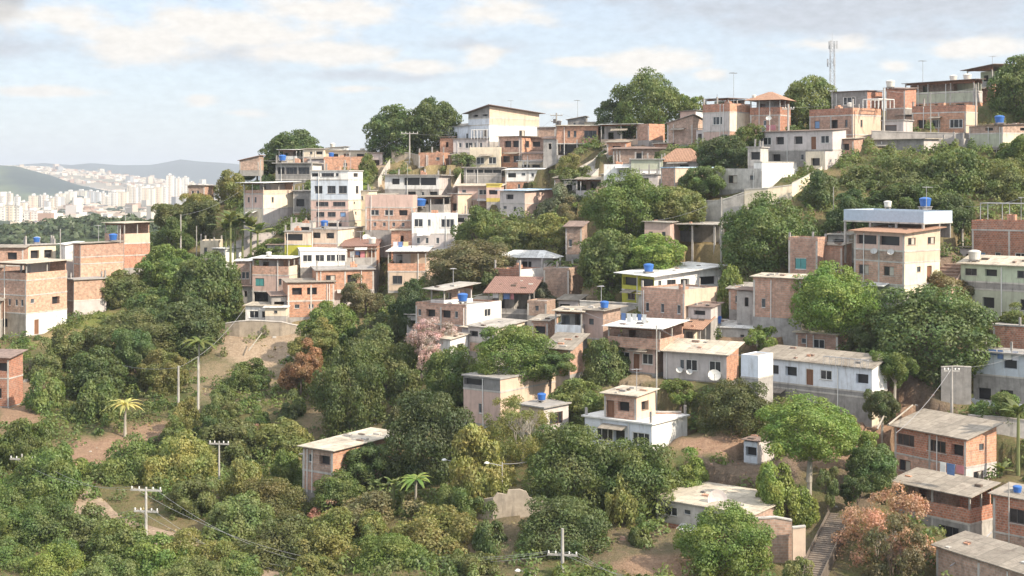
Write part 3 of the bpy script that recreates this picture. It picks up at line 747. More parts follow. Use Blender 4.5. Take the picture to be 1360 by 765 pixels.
hs['T6'] = H('brick house with hipped tile roof and arched window next to the corner tower house', 996,1036,1050,178, [(26,P_,RD,'n.5|'),(20,RD,RD,'','T',.5)], ('hip','tile:terracotta',1.3,.7), yaw=-22, D=203)
hs['T7'] = H('long grey house with thin dark roof and white stained end wall', 1007,1106,1124,220, [(22,GR,SN,'v.25 n.6|'),(24,SN,SN,'W.1 v.3 w.55 d.75 w.9|')], ('sheet',BR,(.1,.1,.3,.3),.3), yaw=-30, D=189)
hs['T7b'] = H('low concrete porch room at the left foot of the long grey house', 993,1010,1013,220, [(24,LT,'','v.6')], ('slab',.2), yaw=-20, D=187)
hs['T7r'] = H('small pale room with railed flat top below the white stained end wall', 1070,1096,1112,228, [(24,CR,SN,'v.5|')], ('deck',.3), yaw=-30, D=184)
hs['T8'] = H('pink brick house with long red parapet and three windows under the cell tower', 1075,1133,1170,186, [(8,P_,OC),(26,P_,OC,'b.18 v.57 n.85|n.3'),(9,RD,O,'','P')], ('none',), yaw=-38, D=196)
hs['T9'] = H('grey and brick upper house with white balcony rail behind the pink parapet house', 1104,1152,1172,146, [(24,MD,RD,'W.5|')], ('sheet',BR,(.1,.1,.2,.2),.3), yaw=-28, D=203)
hs['T10'] = H('bare red brick house beside the ridge lamp post', 1176,1202,1216,168, [(25,DU,MD,''),(24,RD,RD,'')], ('sheet',BR,(.3,.1,.3,.5),.3), yaw=-30, D=201)
hs['T11'] = H('long top-row house with pale green parapet band and black roof line', 1202,1294,1303,146, [(12,O,'','v.2 v.5 v.8'),(13,GG,SN,''),(12,GG,SN,'','T',.1)], ('sheet',BR,(.1,.4,.5,.2),.4), yaw=-22, D=203)
hs['T11p'] = hs['T11']
0 and H('band', 1208,1296,1304,148, [(20,GG,GG,'','P')], ('none',), yaw=-24, D=200.5, parent=hs['T11'], found=0)
hs['T12'] = H('two-level orange brick house with red parapet and four dark windows, upper right', 1211,1283,1298,178, [(30,O,OC,'w.18 w.45 W.82|'),(9,RD,O,'','P')], ('none',), yaw=-26, D=194)
hs['T14'] = H('topmost red brick house with wide oversailing roof beside the right skyline tree', 1284,1318,1352,138, [(24,RD,RD,'|w.4'),(22,MD,RD,'','T',.3)], ('sheet',BR,(.1,.6,.8,.3),.7), yaw=-35, D=207)
hs['T13'] = H('low concrete house with long sheet roof above the right-hand thicket', 1134,1227,1247,216, [(30,GR,SN,'v.3 v.45|')], ('sheet',BE,(.1,.1,.2,.2),.4), yaw=-30, D=186)
hs['T15'] = H('grey and cream house with striped panels and blue ball tank, right edge', 1287,1332,1400,212, [(18,GR,OC,'w.3 w.8|w.35'),(18,GG,BE if 0 else 'plaster:cream','|'),(9,DU,DU,'v.6|v.4')], ('sheet',BR,(.1,.1,.4,.4),.3), yaw=-42, D=184)
# middle right
hs['T2b'] = H('long dark brown roofed shed row below the canopy workshop',814,932,937,216,[(18,DU,'','v.3 d.6 v.8')],('sheet',BR,(.1,.1,.5,.5),.4), yaw=-6, D=209)
hs['T2c'] = H('small rubble-walled brick room between the long stair and the dark shed row',806,832,838,206,[(16,O,'','v.5')],('sheet',OL,(.1,.1,.4,.4),.3), yaw=-10, D=216)
hs['U20b'] = H('brown earthen-walled room right of the white and brick house',736,762,768,262,[(24,'brick:dusty','','n.4')],('sheet',OL,(.1,.1,.4,.4),.3), yaw=-10, D=212)
hs['U8r'] = H('grey slab roofed porch in front of the narrow pink and ochre house',600,622,628,300,[(14,SN,'','v.5')],('slab',.2), yaw=-12, D=211)
hs['U5c'] = H('pale rooms with dark verandah right of the wide low orange brick house',490,508,512,228,[(24,SN,'','v.5')],('sheet',OL,(.1,.1,.3,.3),.3), yaw=-12, D=247)
hs['U14b'] = H('dark brick lean-to under a brown roof beside the orange house with tall columns',700,742,748,200,[(16,DU,'','v.3 v.7')],('sheet',BR,(.1,.1,.4,.4),.4), yaw=-8, D=236)
hs['T8b'] = H('pale block room with water stains right of the ochre side wall',1172,1200,1208,186,[(26,SN,'','D.4')],('slab',.2), yaw=-24, D=193)
hs['M20c'] = H('low grey sheet-roofed store between the shuttered room and the metal-topped house',1100,1128,1134,330,[(16,LT,'','v.5')],('sheet',FI,(.1,.1,.4,.4),.3), yaw=-22, D=161)
hs['M7d'] = H('low grey yard rooms among rubbish under the bare brown brick box',742,768,774,418,[(18,SN,'','v.3 D.7')],('sheet',OL,(.1,.1,.4,.4),.3), yaw=-18, D=169)
hs['F1'] = H('small orange brick room in the gap left of the white broad-windowed house',498,520,526,278,[(17,O,'','v.5')],('sheet',OL,(.1,.1,.3,.3),.3), yaw=-16, D=219)
hs['F2'] = H('pale rendered room directly above the salmon brick house, by the pale stair',520,552,556,252,[(14,CR,'','v.3 n.7')],('deck',.2), yaw=-14, D=228)
hs['F3'] = H('brown brick lean-to behind the square orange brick house',596,624,630,222,[(15,DU,'','v.5')],('sheet',OL,(.1,.1,.4,.4),.3), yaw=-12, D=238)
hs['F4'] = H('low ochre room with grey sheet roof at the right foot of the three-storey blue-roofed house',734,762,768,296,[(18,OC,'','v.4')],('sheet',FI,(.1,.1,.4,.4),.3), yaw=-16, D=203)
hs['F5'] = H('weathered grey room between the narrow brown brick house and the hipped white roof',728,750,756,330,[(20,SN,'','n.4')],('sheet',OL,(.1,.1,.3,.3),.3), yaw=-18, D=193)
hs['F6'] = H('orange brick block under the green thicket left of the wide brown tree',604,640,648,352,[(22,O,'','v.3 v.75')],('sheet',OL,(.1,.1,.4,.4),.3), yaw=-14, D=195)
hs['F7'] = H('grey block house with dark door half buried in scrub right of the chimney-like brick house',838,866,872,300,[(20,GR,'','d.4')],('slab',.2), yaw=-14, D=180)
hs['F8'] = H('small brick house on the slope right of the lime-yellow house roof',968,996,1003,412,[(26,P_,'','n.4')],('sheet',FI,(.1,.1,.5,.5),.3), yaw=-18, D=155)
hs['F9'] = H('low concrete store with rusty roof below the square pinkish house',914,944,950,424,[(14,SN,'','v.5')],('sheet',BR,(.1,.1,.3,.3),.3), yaw=-22, D=152)
hs['F10'] = H('brick room with grey roof between the orange brick cottage end and the stilt house',706,728,734,452,[(24,P_,'','v.5')],('sheet',OL,(.1,.1,.4,.4),.3), yaw=-22, D=156)
hs['F11'] = H('pale lean-to at the left end of the six-window orange house',352,380,386,420,[(10,CR,'','n.5')],('sheet',ME,(.1,.1,.3,.3),.3), yaw=-10, D=186)
hs['F12'] = H('red brick room above the grey slab house, left of the wide brown tree',590,614,620,372,[(18,RD,'','v.5')],('sheet',OL,(.1,.1,.3,.3),.3), yaw=-14, D=191)
hs['F13'] = H('dim brick house among the trees left of the tall orange-end cottage, below the ivory house',700,726,732,420,[(18,DU,'','n.5')],('deck',.2), yaw=-20, D=166)
hs['F14'] = H('low orange house between the dark gabled shed and the canopy workshop row',868,890,896,206,[(14,O,'','v.5')],('sheet',OL,(.1,.1,.3,.3),.3), yaw=-16, D=213)
hs['F15'] = H('pale corner room on the ridge left of the largest skyline tree',776,800,806,176,[(13,CR,'','v.5')],('sheet',OL,(.1,.1,.3,.3),.3), yaw=-10, D=229)
hs['F16'] = H('small grey roof room right of the hill-edge dome tree skyline houses',528,546,550,214,[(13,SN,'','v.5')],('sheet',OL,(.1,.1,.3,.3),.3), yaw=-10, D=251)
hs['F17'] = H('brick room with sheet roof between the long grey and pink parapet houses',1110,1134,1142,206,[(20,P_,'','v.5')],('sheet',BE,(.1,.1,.3,.3),.3), yaw=-26, D=190)
hs['F18'] = H('shaded grey block wall room right of the low sheet-roofed house, upper right',1252,1280,1288,206,[(20,GR,'','v.4')],('deck',.2), yaw=-26, D=187)
hs['M1'] = H('white house with narrow windows and pale green roof band above the big round tree', 838,880,884,244, [(19,WH,'','s.15 n.4 n.8'),(13,GG)], ('slab',.25), yaw=-6, D=198)
hs['M1b'] = H('low white facade with brick patches left of the green roof band house', 802,838,842,240, [(20,WH,'','n.6 n.9')], ('deck',.2), yaw=-6, D=200)
hs['M1c'] = H('white porch with dark square openings above the big round tree', 848,874,880,250, [(18,SN,'','v.2 w.6')], ('slab',.2), yaw=-6, D=194)
hs['M0'] = H('low white verandah under a brown sheet roof left of the big round tree', 765,800,806,262, [(22,SN,'','','T',.4)], ('sheet',OL,(.1,.1,.5,.5),.3), yaw=-8, D=205)
hs['M0b'] = H('flat-roofed pale house with dark verandah between the stair and round tree', 798,832,838,250, [(16,CR,'','v.3 v.7')], ('sheet',OL,(.1,.1,.3,.3),.3), yaw=-8, D=203)
hs['M2'] = H('house with bright orange hipped tile roof above the ochre wall', 880,928,934,232, [(18,SN,'','v.6')], ('hip','tile:terracotta',1.9,.6), yaw=-15, D=197)
hs['M3'] = H('ochre house with brick left side and blue edging beside the dark bush', 878,897,950,260, [(37,P_,OC,'|n.1 n.75')], ('slab',.1,'sheet:bluem'), yaw=-56, D=186)
hs['M4'] = H('broad grey house with white-painted rooftop wall above the hillside stair', 948,1012,1062,252, [(25,LT,WH,'w.4 s.8|')], ('deck',.3), yaw=-30, D=180)
hs['M4w'] = H('top', 1006,1012,1058,228, [(12,WH,WH,'')], ('slab',.05,'conc:light'), yaw=-30, D=180.5, parent=hs['M4'], found=0, minB=3)
hs['M5'] = H('small grey house with two little windows and carport roof beside the dry terraces', 856,890,893,330, [(33,RO,'','n.25 n.75')], ('sheet',FI,(.2,.1,.1,.2),.3), yaw=-12, D=171, dB=6)
hs['M5c'] = H('carport', 889,950,956,324, [(24,MD,MD,'','S')], ('sheet',FI,(.1,.1,.2,.2),.4), yaw=-14, D=171.5, parent=hs['M5'], found=0, dB=5)
hs['M6'] = H('narrow brown brick house half hidden left of the twin round trees', 751,773,778,338, [(36,DU,'','n.3')], ('sheet',BR,(.1,.1,.6,.6),.3), yaw=-14, D=188)
hs['M7a'] = H('house with broad white hipped metal roof in the middle of the hill', 664,735,740,366, [(24,SN,'','n.1 d.25 v.5')], ('hip',ME,.9,.6), yaw=-14, D=184)
hs['M7'] = H('ivory house with maroon brick parapet and bright white corner wall', 656,691,722,388, [(17,CR,CR,'w.2 w.6 d.85|'),(13,RD,WH,'','P')], ('none',), yaw=-38, D=176)
hs['M7l'] = H('dark verandah house under a maroon sheet roof on tall white posts', 648,704,716,430, [(14,MD),(26,GR,DU,'b.4 n.6 w.85','T',.2)], ('sheet','tile:rust',(.1,.1,1.3,1.3),.5), yaw=-12, D=168)
hs['M7r'] = H('bare brown brick box above the rubbish slope, right of the white corner wall', 722,756,777,400, [(42,DU,DU,'|')], ('deck',.2), yaw=-24, D=176)
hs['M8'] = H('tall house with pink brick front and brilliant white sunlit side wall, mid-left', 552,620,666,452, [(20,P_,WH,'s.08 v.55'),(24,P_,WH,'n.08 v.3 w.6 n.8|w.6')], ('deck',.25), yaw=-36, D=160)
hs['M8t'] = H('terrace', 572,590,628,408, [(22,SN,WH,'','T',.42)], ('sheet',FI,(.1,.1,.5,.5),.7), yaw=-48, D=163, parent=hs['M8'], found=0)
hs['M9'] = H('low house with grey sheet roof and cream end wall right of the white side wall', 622,658,697,470, [(14,DU,CR,'|'),(18,SN,CR,'v.2 W.65|n.2')], ('sheet',FI,(.1,.1,.5,.5),.3), yaw=-42, D=155)
hs['M10'] = H('tiny white room with barred window beside the pink flowering tree', 576,598,620,478, [(26,WH,WH,'|w.6')], ('sheet',BE,(.1,.1,.4,.4),.3), yaw=-40, D=155)
hs['M11'] = H('pink house on tall stilts with a covered balcony, centre of the hill', 773,801,824,474, [(24,MD,MD,'','S'),(36,RO,DU,'s.45|')], ('sheet',OL,(.1,.1,.3,.3),.6), yaw=-38, D=152)
hs['M11b'] = H('balcony', 737,773,777,452, [(9,MD,'','','S'),(27,SK,GR,'','T',.4)], ('sheet',BE,(.1,.1,.2,.2),.3), yaw=-14, D=152.5, parent=hs['M11'], found=0, dB=4)
hs['M12'] = H('orange brick house with drooping grey sheet roofs beneath the stilt house', 726,757,770,498, [(34,O,P_,'v.7|')], ('sheet',OL,(.1,.1,1.0,1.0),.6), yaw=-26, D=146)
hs['M13'] = H('lime-yellow house with wide white sheet roof and blue tank, centre', 826,869,958,408, [(20,LI,CR,'w.3|'),(20,LI,WH,'V.25 V.75|n.08 w.25 v.45 V.8')], ('sheet',ME,(.1,.1,.8,.8),.7), yaw=-50, D=160)
hs['M14'] = H('square pinkish brick house with three small windows in front of the lime-yellow house', 851,909,957,430, [(42,P_,OC,'n.15 n.5 n.87|')], ('deck',.25), yaw=-34, D=153)
hs['M15'] = H('house with long rose balcony and white sheet roof in the centre', 820,870,906,496, [(33,RO,DU,'w.18 d.5 w.8|')], ('slab',.1), yaw=-30, D=146)
hs['M15u'] = H('upper', 807,876,908,465, [(26,P_,P_,'','T',.55)], ('sheet',ME,(.1,.1,.4,.4),.5), yaw=-24, D=145, parent=hs['M15'], found=0)
hs['M15t'] = H('porch with orange tiled lean-to roof beside the rose balcony house', 900,930,944,462, [(24,SN,MD,'','T',.3)], ('sheet','tile:terracotta',(.1,.1,.9,.9),.4), yaw=-22, D=150)
hs['M16'] = H('low grey house with bright metal roof right of the tiled porch', 944,1000,1006,466, [(28,LT,'','n.2 n.75')], ('sheet',ME,(.1,.1,.5,.5),.3), yaw=-16, D=152)
hs['M17'] = H('stained white cottage with two white dishes and orange brick end', 881,965,981,508, [(36,SN,O,'w.45 n.3 w.82|')], ('sheet',BE,(.1,.1,.8,.8),.5), yaw=-22, D=142)
hs['M18'] = H('long pale blue-white house over a grey concrete undercroft, right of centre', 1003,1158,1177,566, [(38,GR,CR,'D.1|'),(7,MD,MD),(30,IC,WH,'w.16 w.32 d.48 w.62 w.92|')], ('sheet',OL,(.1,.1,.9,.9),.3), yaw=-28, D=135)
hs['M18b'] = H('block', 984,1007,1016,540, [(38,GR),(27,IC,WH,'')], ('deck',.15), yaw=-28, D=136, parent=hs['M18'])
hs['M19'] = H('small dusty pink brick hut with beige roof behind the long pale blue house', 1057,1113,1124,474, [(28,P_,'','s.2 w.55')], ('sheet',BE,(.1,.1,.6,.6),.3), yaw=-26, D=146)
hs['M20'] = H('pink brick room with green shutter left of the metal-topped tall house', 1047,1086,1094,368, [(50,P_,'','g.42')], ('deck',.2), yaw=-20, D=156)
hs['M20b'] = H('shaded brick room with two narrow windows between the shuttered room and tall house', 1086,1119,1128,372, [(44,P_,'','n.3 n.75')], ('sheet',OL,(.1,.1,.3,.3),.2), yaw=-20, D=157)
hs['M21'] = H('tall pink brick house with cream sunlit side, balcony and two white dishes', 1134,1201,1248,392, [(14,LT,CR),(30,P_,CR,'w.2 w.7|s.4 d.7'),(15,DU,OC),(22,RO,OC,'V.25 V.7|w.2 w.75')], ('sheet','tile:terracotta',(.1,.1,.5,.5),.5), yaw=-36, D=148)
hs['M21r'] = H('roof', 1120,1226,1253,318, [(22,MD,MD,'','S'),(15,'paint:tin','paint:tin','','P')], ('none',), yaw=-30, D=150.5, parent=hs['M21'], found=0, dB=6)
hs['M22'] = H('faded brick house with pale sheet roof under the bright round tree, left side', 1000,1064,1068,424, [(52,P_,'','n.22')], ('sheet',BE,(.1,.1,.3,.3),.3), yaw=-20, D=149)
hs['R1'] = H('red brick house with pergola frame on its roof at the right edge', 1291,1392,1398,362, [(56,RD,'','b.13 s.35 w.65'),(12,RD,'','','P')], ('none',), yaw=-20, D=156)
hs['R2'] = H('pale green two-storey house with beige sheet roof at the right edge', 1276,1394,1400,426, [(38,GG,'','n.1 w.32 w.75'),(10,GR),(22,MN,'','w.12 v.35 W.75')], ('sheet',BE,(.1,.1,.7,.7),.4), yaw=-20, D=147)
hs['R3t'] = H('brick rooftop cube with pale slab above the sky-blue wall, right edge', 1319,1388,1394,470, [(34,RD)], ('slab',.1), yaw=-18, D=141)
hs['R3'] = H('three-storey grey house with sky-blue upper wall and white balcony, right edge', 1293,1392,1398,566, [(14,MD),(48,GR,'','v.15 v.45 v.8','B','plaster:ice'),(30,SK,'','v.5')], ('slab',.5), yaw=-18, D=135)
hs['R4'] = H('bare brick two-storey house with old grey sheet roof above the dry pink tree', 1188,1283,1323,656, [(36,P_,SN,'w.15 w.3|w.4'),(36,RD,O,'W.16 w.3 W.6 v.88|s.5')], ('sheet',OL,(.1,.1,.9,.9),.5), yaw=-38, D=124)
hs['R5'] = H('brick house with open roofed loggia just below the bare brick two-storey house', 1190,1289,1319,760, [(26,GR,GR,''),(38,GR,LT,'W.72 s.9|'),(36,RD,RD,'','T',.52)], ('sheet',OL,(.1,.1,.6,.6),.5), yaw=-34, D=117)
hs['R6'] = H('red brick house carrying a blue tank in the lower right corner', 1319,1400,1410,800, [(80,DU,'','W.55'),(48,RD,'','w.4')], ('sheet',OL,(.1,.1,.4,.4),.3), yaw=-26, D=111)
hs['R7'] = H('broad old grey sheet roof cut by the bottom right corner of the photo', 1243,1360,1400,830, [(66,DU)], ('sheet',OL,(.1,.1,.7,.7),.3), yaw=-42, D=100)
# lower middle
hs['C1'] = H('white flat-roofed house glowing in the sun below centre', 777,866,913,606, [(42,IC,WH,'W.3 v.52 W.84|')], ('slab',.25,'plaster:white'), yaw=-34, D=132)  # white walls; the front's bluish shade is put into the ice plaster
hs['C1u'] = H('brick', 803,846,871,558, [(30,P_,OC,'d.2 v.6|w.45')], ('sheet',BE,(.1,.1,.3,.3),.35), yaw=-32, D=133.5, parent=hs['C1'], found=0)
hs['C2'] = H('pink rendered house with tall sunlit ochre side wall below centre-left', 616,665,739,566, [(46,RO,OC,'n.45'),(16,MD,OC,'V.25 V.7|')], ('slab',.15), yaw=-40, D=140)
hs['C2b'] = H('low cream annexe with double window and blue tank beside the ochre wall', 690,722,755,578, [(36,OC,SN,'|W.5')], ('slab',.3), yaw=-40, D=136)
hs['C3'] = H('two-storey brick house with white posts and long beige roof among the lower trees', 402,442,532,656, [(27,P_,P_,'|D.1'),(29,DU,O,'n.25 w.72|')], ('sheet',BE,(.1,.1,.3,.3),.4), yaw=-42, D=129)
hs['C3b'] = H('white and blue metal shed half hidden behind the large dark tree, lower left', 520,538,556,588, [(14,WH,SK,'')], ('sheet',BM,(.1,.1,1.0,1.0),.3), yaw=-30, D=143)
hs['C4'] = H('long low brick and grey house under the big mesh dish, bottom centre', 872,1000,1052,732, [(20,RD,RD,''),(26,LT,DU,'W.12 s.33')], ('sheet',BE,(.1,.1,.4,.4),.3), yaw=-30, D=113)
hs['C5'] = H('grey hut with white arched window inside the ruined wall, bottom centre', 681,700,716,690, [(22,GR,LT,'|n.6')], ('deck',.2), yaw=-30, D=121)
hs['C6'] = H('tiny pale blue booth on the earth terrace below the long pale blue house', 988,1006,1014,616, [(28,SK,SN,'v.6')], ('sheet',BR,(.1,.1,.1,.1),.2), yaw=-30, D=128)
hs['C8'] = H('purplish plank house wing with three slits beside the stilt-raised house', 313,334,337,390, [(10,DU),(32,DU,'','n.25 n.5 n.75')], ('sheet',ME,(.1,.1,.2,.2),.3), yaw=-8, D=198)
hs['C8m'] = H('pink and cream house raised on white stilts under a bright flat roof, left', 335,384,398,404, [(17,MD,MD,'','S'),(22,RO,CR,'g.2 w.4 n.75 n.88|'),(20,P_,CR,'','T',.55)], ('sheet',ME,(.1,.1,.2,.2),.4), yaw=-20, D=195)
hs['C9'] = H('sunlit orange brick house with six small windows on the left slope', 382,444,462,420, [(22,O,O,'s.2 s.5 w.8|'),(22,O,O,'v.2 v.52 V.83|')], ('sheet',OL,(.1,.1,.2,.2),.3), yaw=8, D=189, dB=6)
hs['C10'] = H('orange brick house with long slab and stained base behind the six-window house', 420,497,502,404, [(20,SN,'','s.7'),(26,O,'','w.25 w.62')], ('slab',.25), yaw=6, D=192)
hs['C11'] = H('brilliant white long room with four square windows, left slope', 399,460,463,362, [(8,MD),(21,WH,'','w.15 w.42 w.66 w.88')], ('slab',.1,'plaster:white'), yaw=4, D=199)
hs['C11r'] = H('grey house with clothes drying on its terrace right of the white long room', 460,500,505,362, [(10,GR),(20,GR,'','','T',.5)], ('sheet',OL,(.1,.1,.4,.4),.3), yaw=2, D=201)
hs['C12'] = H('house with yellow-green lower wall and two wide openings, left slope', 378,413,418,347, [(23,LI,YE),(16,OC,'','V.27 V.73')], ('slab',.15), yaw=-14, D=206)
hs['C12u'] = H('low pale rooms on the flat roof above the yellow-green wall', 386,413,418,312, [(14,LT,'','v.7')], ('deck',.2), yaw=-14, D=209)
hs['C12r'] = H('pink house with white column and dark verandah left of the green bank', 413,449,482,345, [(22,P_,CR,'n.2 v.6'),(18,OC,CR,'v.2 v.7|n.6')], ('slab',.2), yaw=-26, D=205)
hs['C13'] = H('small orange house with brown tiled roof under the bright grass bank', 455,500,506,352, [(24,O,'','v.6 d.85')], ('sheet','tile:rust',(.1,.1,.8,.8),.3), yaw=-4, D=201)
hs['C14'] = H('ochre house with orange parapet terrace and white roof edge, left of the brown trees', 515,566,574,386, [(26,OC,'','w.25'),(24,O,OC,'','T',.42)], ('sheet',ME,(.1,.1,.3,.3),.3), yaw=-4, D=191)
hs['C15'] = H('grey slab-roofed house with broad dark window below the stained white house', 545,586,600,366, [(32,OC,'','v.75')], ('slab',.5), yaw=-10, D=197)
hs['C7'] = H('low white hut with flat roof standing on the stone terrace, left', 326,372,382,430, [(22,WH,CR,'w.25 w.6')], ('sheet',BE,(.1,.1,.2,.2),.3), yaw=-16, D=187)
# ------------------------------------------------------------------ small things on the houses
for a in [
 ('L2',.1,.5,'pale water tank on the cream block at far left',.6,'tankw'), ('L2',.75,.4,'blue water tank on the cream block at far left',.6,'tank'),
 ('L3',.75,.8,'light blue tank on the long flat roof of the left shoulder',.75,'tank'),
 ('U2',.1,.3,'blue tank in front of the grey slab house, upper left',.8,'tank'), ('U5',.12,.5,'small blue tank at the left end of the wide brick wall',.6,'tank'),
 ('U4b',.2,.6,'dark round tank on the skyline rooftop room',.6,'tankw'), ('U4c',.05,.6,'pale tank on the long grey roof below the skyline trees',.6,'tankw'),
 ('C12r',.4,.1,'blue tank beside the yellow-green wall',.7,'tank'), ('C13',.85,.2,'grey tank on the brown tiled roof under the grass bank',.7,'tankw'),
 ('M8',.75,.25,'blue tank on the house with the brilliant white side wall',.75,'tank'), ('M13',.62,.1,'blue tank on the front edge of the big white sheet roof',.75,'tank'),
 ('M11',.98,.1,'blue tank between the stilt house and the lime-yellow wall',.6,'tank'), ('M16',.1,.2,'blue tank with cone lid right of the square pink house',.7,'tank'),
 ('C2b',.4,.5,'blue tank on the low cream annexe',.55,'tank'), ('T15',.6,.2,'blue tank on the roof of the striped-panel house',.8,'tank'),
 ('T10',.2,.1,'dark tank beside the bare red brick house near the lamp post',.8,'tankw'), ('T11',.62,.7,'left pale tank of two on the top-row roof',.7,'tankw'), ('T11',.82,.7,'right pale tank of two on the top-row roof',.75,'tankw'),
 ('M21r',.85,.5,'dark blue tank on the metal-topped tall house',.8,'tank'), ('M21r',.42,.4,'low pale tank on the metal-topped tall house',.55,'tankw'),
 ('R2',.12,.3,'pale concrete tank on the beige roof at the right edge',.85,'tankw'), ('R6',.3,.35,'blue tank on the red brick corner house at lower right',.45,'tank'),
 ('C8m',.3,.5,'pale tank on the stilt-raised house roof, left',.5,'tankw'), ('T8',.55,.6,'white tank on the pink parapet house',.5,'tankw'),
 ('T6',.1,.1,'small tank at the left corner of the tiled house on the skyline',.4,'tankw')]:
    k, u, v, lab, r, c = a
    tank(hs[k], u, v, lab, r*.78, c, ht=r*1.25)
# the large blue tank of the little roof terrace
tank(hs['U11'], .25, -.12, 'large round blue tank on the grey roof terrace', 1.0, 'tank', dz=-1.6)
dish(hs['M21'],.45,0,4.4,'left of two white dishes on the tall cream-sided house',.45)
dish(hs['M21'],.78,0,4.4,'right of two white dishes on the tall cream-sided house',.45)
dish(hs['M17'],.28,0,.9,'left white dish low on the stained cottage',.42); dish(hs['M17'],.44,0,.8,'second white dish low on the stained cottage',.4)
dish(hs['M17'],.83,0,.6,'big wire dish at the right foot of the stained cottage',.8)
dish(hs['M18'],.02,0,3.6,'grey dish at the left end of the long pale blue house',.75)
dish(hs['U7'],.04,-.2,-1.2,'grey dish on the bright grass bank',.8); dish(hs['T7'],.05,.5,6.6,'small dish on the thin dark roof of the long grey house',.5,'R')
for k, u, v, lab, ht in [('T5',.75,.5,'tall aerial on the dark canopy of the skyline corner house',4.6),('T1b',.5,.5,'aerial on the small ridge room right of the ridge pole',3.4),('U15',.6,.6,'aerial on the tall white ridge house',2.4),
  ('T11',.2,.5,'thin aerial at the left of the top-row roof',3.6),('M21r',.97,.2,'aerial on the right corner of the metal-topped house',2.6),('U6',.9,.4,'aerial on the tower house',2.2),('C11r',.5,.5,'aerial above the clothes terrace house',2.4),
  ('U9',.3,.5,'aerial on the white house with broad windows',2.2),('M8t',.6,.5,'aerial on the house with the brilliant white wall',2.4),('M13',.3,.6,'aerial on the big white sheet roof',2.6),('L3',.5,.5,'aerial on the long flat roof, left shoulder',2.6),
  ('R1',.6,.4,'aerial beside the pergola frame at the right edge',2.6),('C1u',.7,.5,'aerial on the brick rooftop room of the white house',2.4),('T8',.2,.5,'aerial left on the pink parapet house',2.8),('L5',.4,.5,'aerial on the tall ochre-ended house at left',2.4),
  ('M11',.5,.5,'aerial on the stilt house',2.6),('T14',.5,.5,'aerial on the topmost brick house',2.2)]:
    aerial(hs[k], u, v, lab, ht)
# pergola frame on the red brick roof, railing on the pink parapet house
def frame_thing(h, u0, u1, v0, v1, ht, label, name, cat, mat='paint:antenna', n=4, r=.05):
    e = empty(name, local(h, u0, v0, h.top), h.th); tag(e, label, cat)
    w = h.wA*(u1-u0); d = h.dB*(v1-v0)
    for i in range(n):
        for y in (0, d):
            mb = MB(); mb.tube((w*i/(n-1), y, 0), (w*i/(n-1), y, ht), r, r, M(mat)); mb.build('post', e)
    mb = MB()
    for y in (0, d): mb.tube((0,y,ht),(w,y,ht),r,r,M(mat))
    for i in range(n): mb.tube((w*i/(n-1),0,ht-.01),(w*i/(n-1),d,ht-.01),r,r,M(mat))
    mb.build('rail', e)
frame_thing(hs['R1'], .1, .98, .1, .8, 1.9, 'dark metal pergola frame on the red brick roof at right', 'pergola', 'pergola')
frame_thing(hs['T8'], 1.0, 1.35, .35, .9, 1.2, 'white rail frame above the ochre side wall of the pink parapet house', 'railing', 'railing', 'paint:frame', 5, .06)
frame_thing(hs['U16'], .55, 1.0, -.2, .3, 1.6, 'pale metal cage on the roof of the ridge room row', 'roof_cage', 'cage', 'paint:frame', 6, .05)
frame_thing(hs['M18'], .62, .98, -.16, -.05, .9, 'thin rail along the balcony of the long pale blue house', 'railing', 'railing', 'paint:antenna', 8, .025)
bpy.data.objects  # noqa

def clothes_line(h, u0, u1, v, z, label, n=6):
    e = empty('clothes_line', local(h, u0, v, z), h.th); tag(e, label, 'clothes line', 'clothes lines on the terraces')
    w = h.wA*(u1-u0); mb = MB(); mb.tube((0,0,0),(w,0,0),.012,.012,M('paint:frame')); mb.build('line', e)
    x = .1
    for i in range(n):
        ww = HR.uniform(.4,.8); hh = HR.uniform(.5,1.0)
        if x+ww > w: break
        mb = MB(); q = HR.uniform(-.06,.06)
        mb.hexa([(x,q-.012,-hh),(x+ww,-q-.012,-hh),(x+ww,-q+.012,-hh),(x,q+.012,-hh)],[(x,-.012,.01),(x+ww,-.012,.01),(x+ww,.012,.01),(x,.012,.01)], M('flat:'+HR.choice(['cloth1','cloth2','cloth3','cloth4','white'])))
        mb.build('garment', e); x += ww+.12
for k, u0, u1, v, z, lab in [('C11r',.1,.95,.02,3.0,'clothes drying across the grey terrace house, left slope'),('R3',.2,.7,-.05,6.9,'washing hung above the white balcony at the right edge'),
   ('M15',.1,.8,-.02,6.0,'washing in the verandah of the rose balcony house'),('T7',.05,.3,-.05,5.6,'clothes outside the long grey house'),('R5',.5,.9,.3,8.4,'clothes inside the loggia of the lower right brick house'),
   ('M7l',.1,.7,-.02,3.6,'clothes under the maroon verandah roof'),('C14',.1,.6,.1,6.5,'clothes on the orange parapet terrace, left')]:
    clothes_line(hs[k], u0, u1, v, z, lab)

# ------------------------------------------------------------------ ground levelled under the houses
def carve():
    X, Y, Z = GX, GY, GZ
    for (hx, hy, th, wA, dB, zb) in FOOT:
        c, s = math.cos(th), math.sin(th)
        dx = X-hx; dy = Y-hy
        lx = dx*c+dy*s; ly = -dx*s+dy*c
        m = 1.3
        ins = (lx > -wA-m) & (lx < m) & (ly > -m*1.3) & (ly < dB+m)
        Z[ins] = np.minimum(Z[ins], zb-.12)
        # soften the cut above
        m2 = 3.0
        ring = (lx > -wA-m2) & (lx < m2) & (ly > -m2) & (ly < dB+m2) & ~ins
        Z[ring] = np.minimum(Z[ring], zb+1.6)
carve()

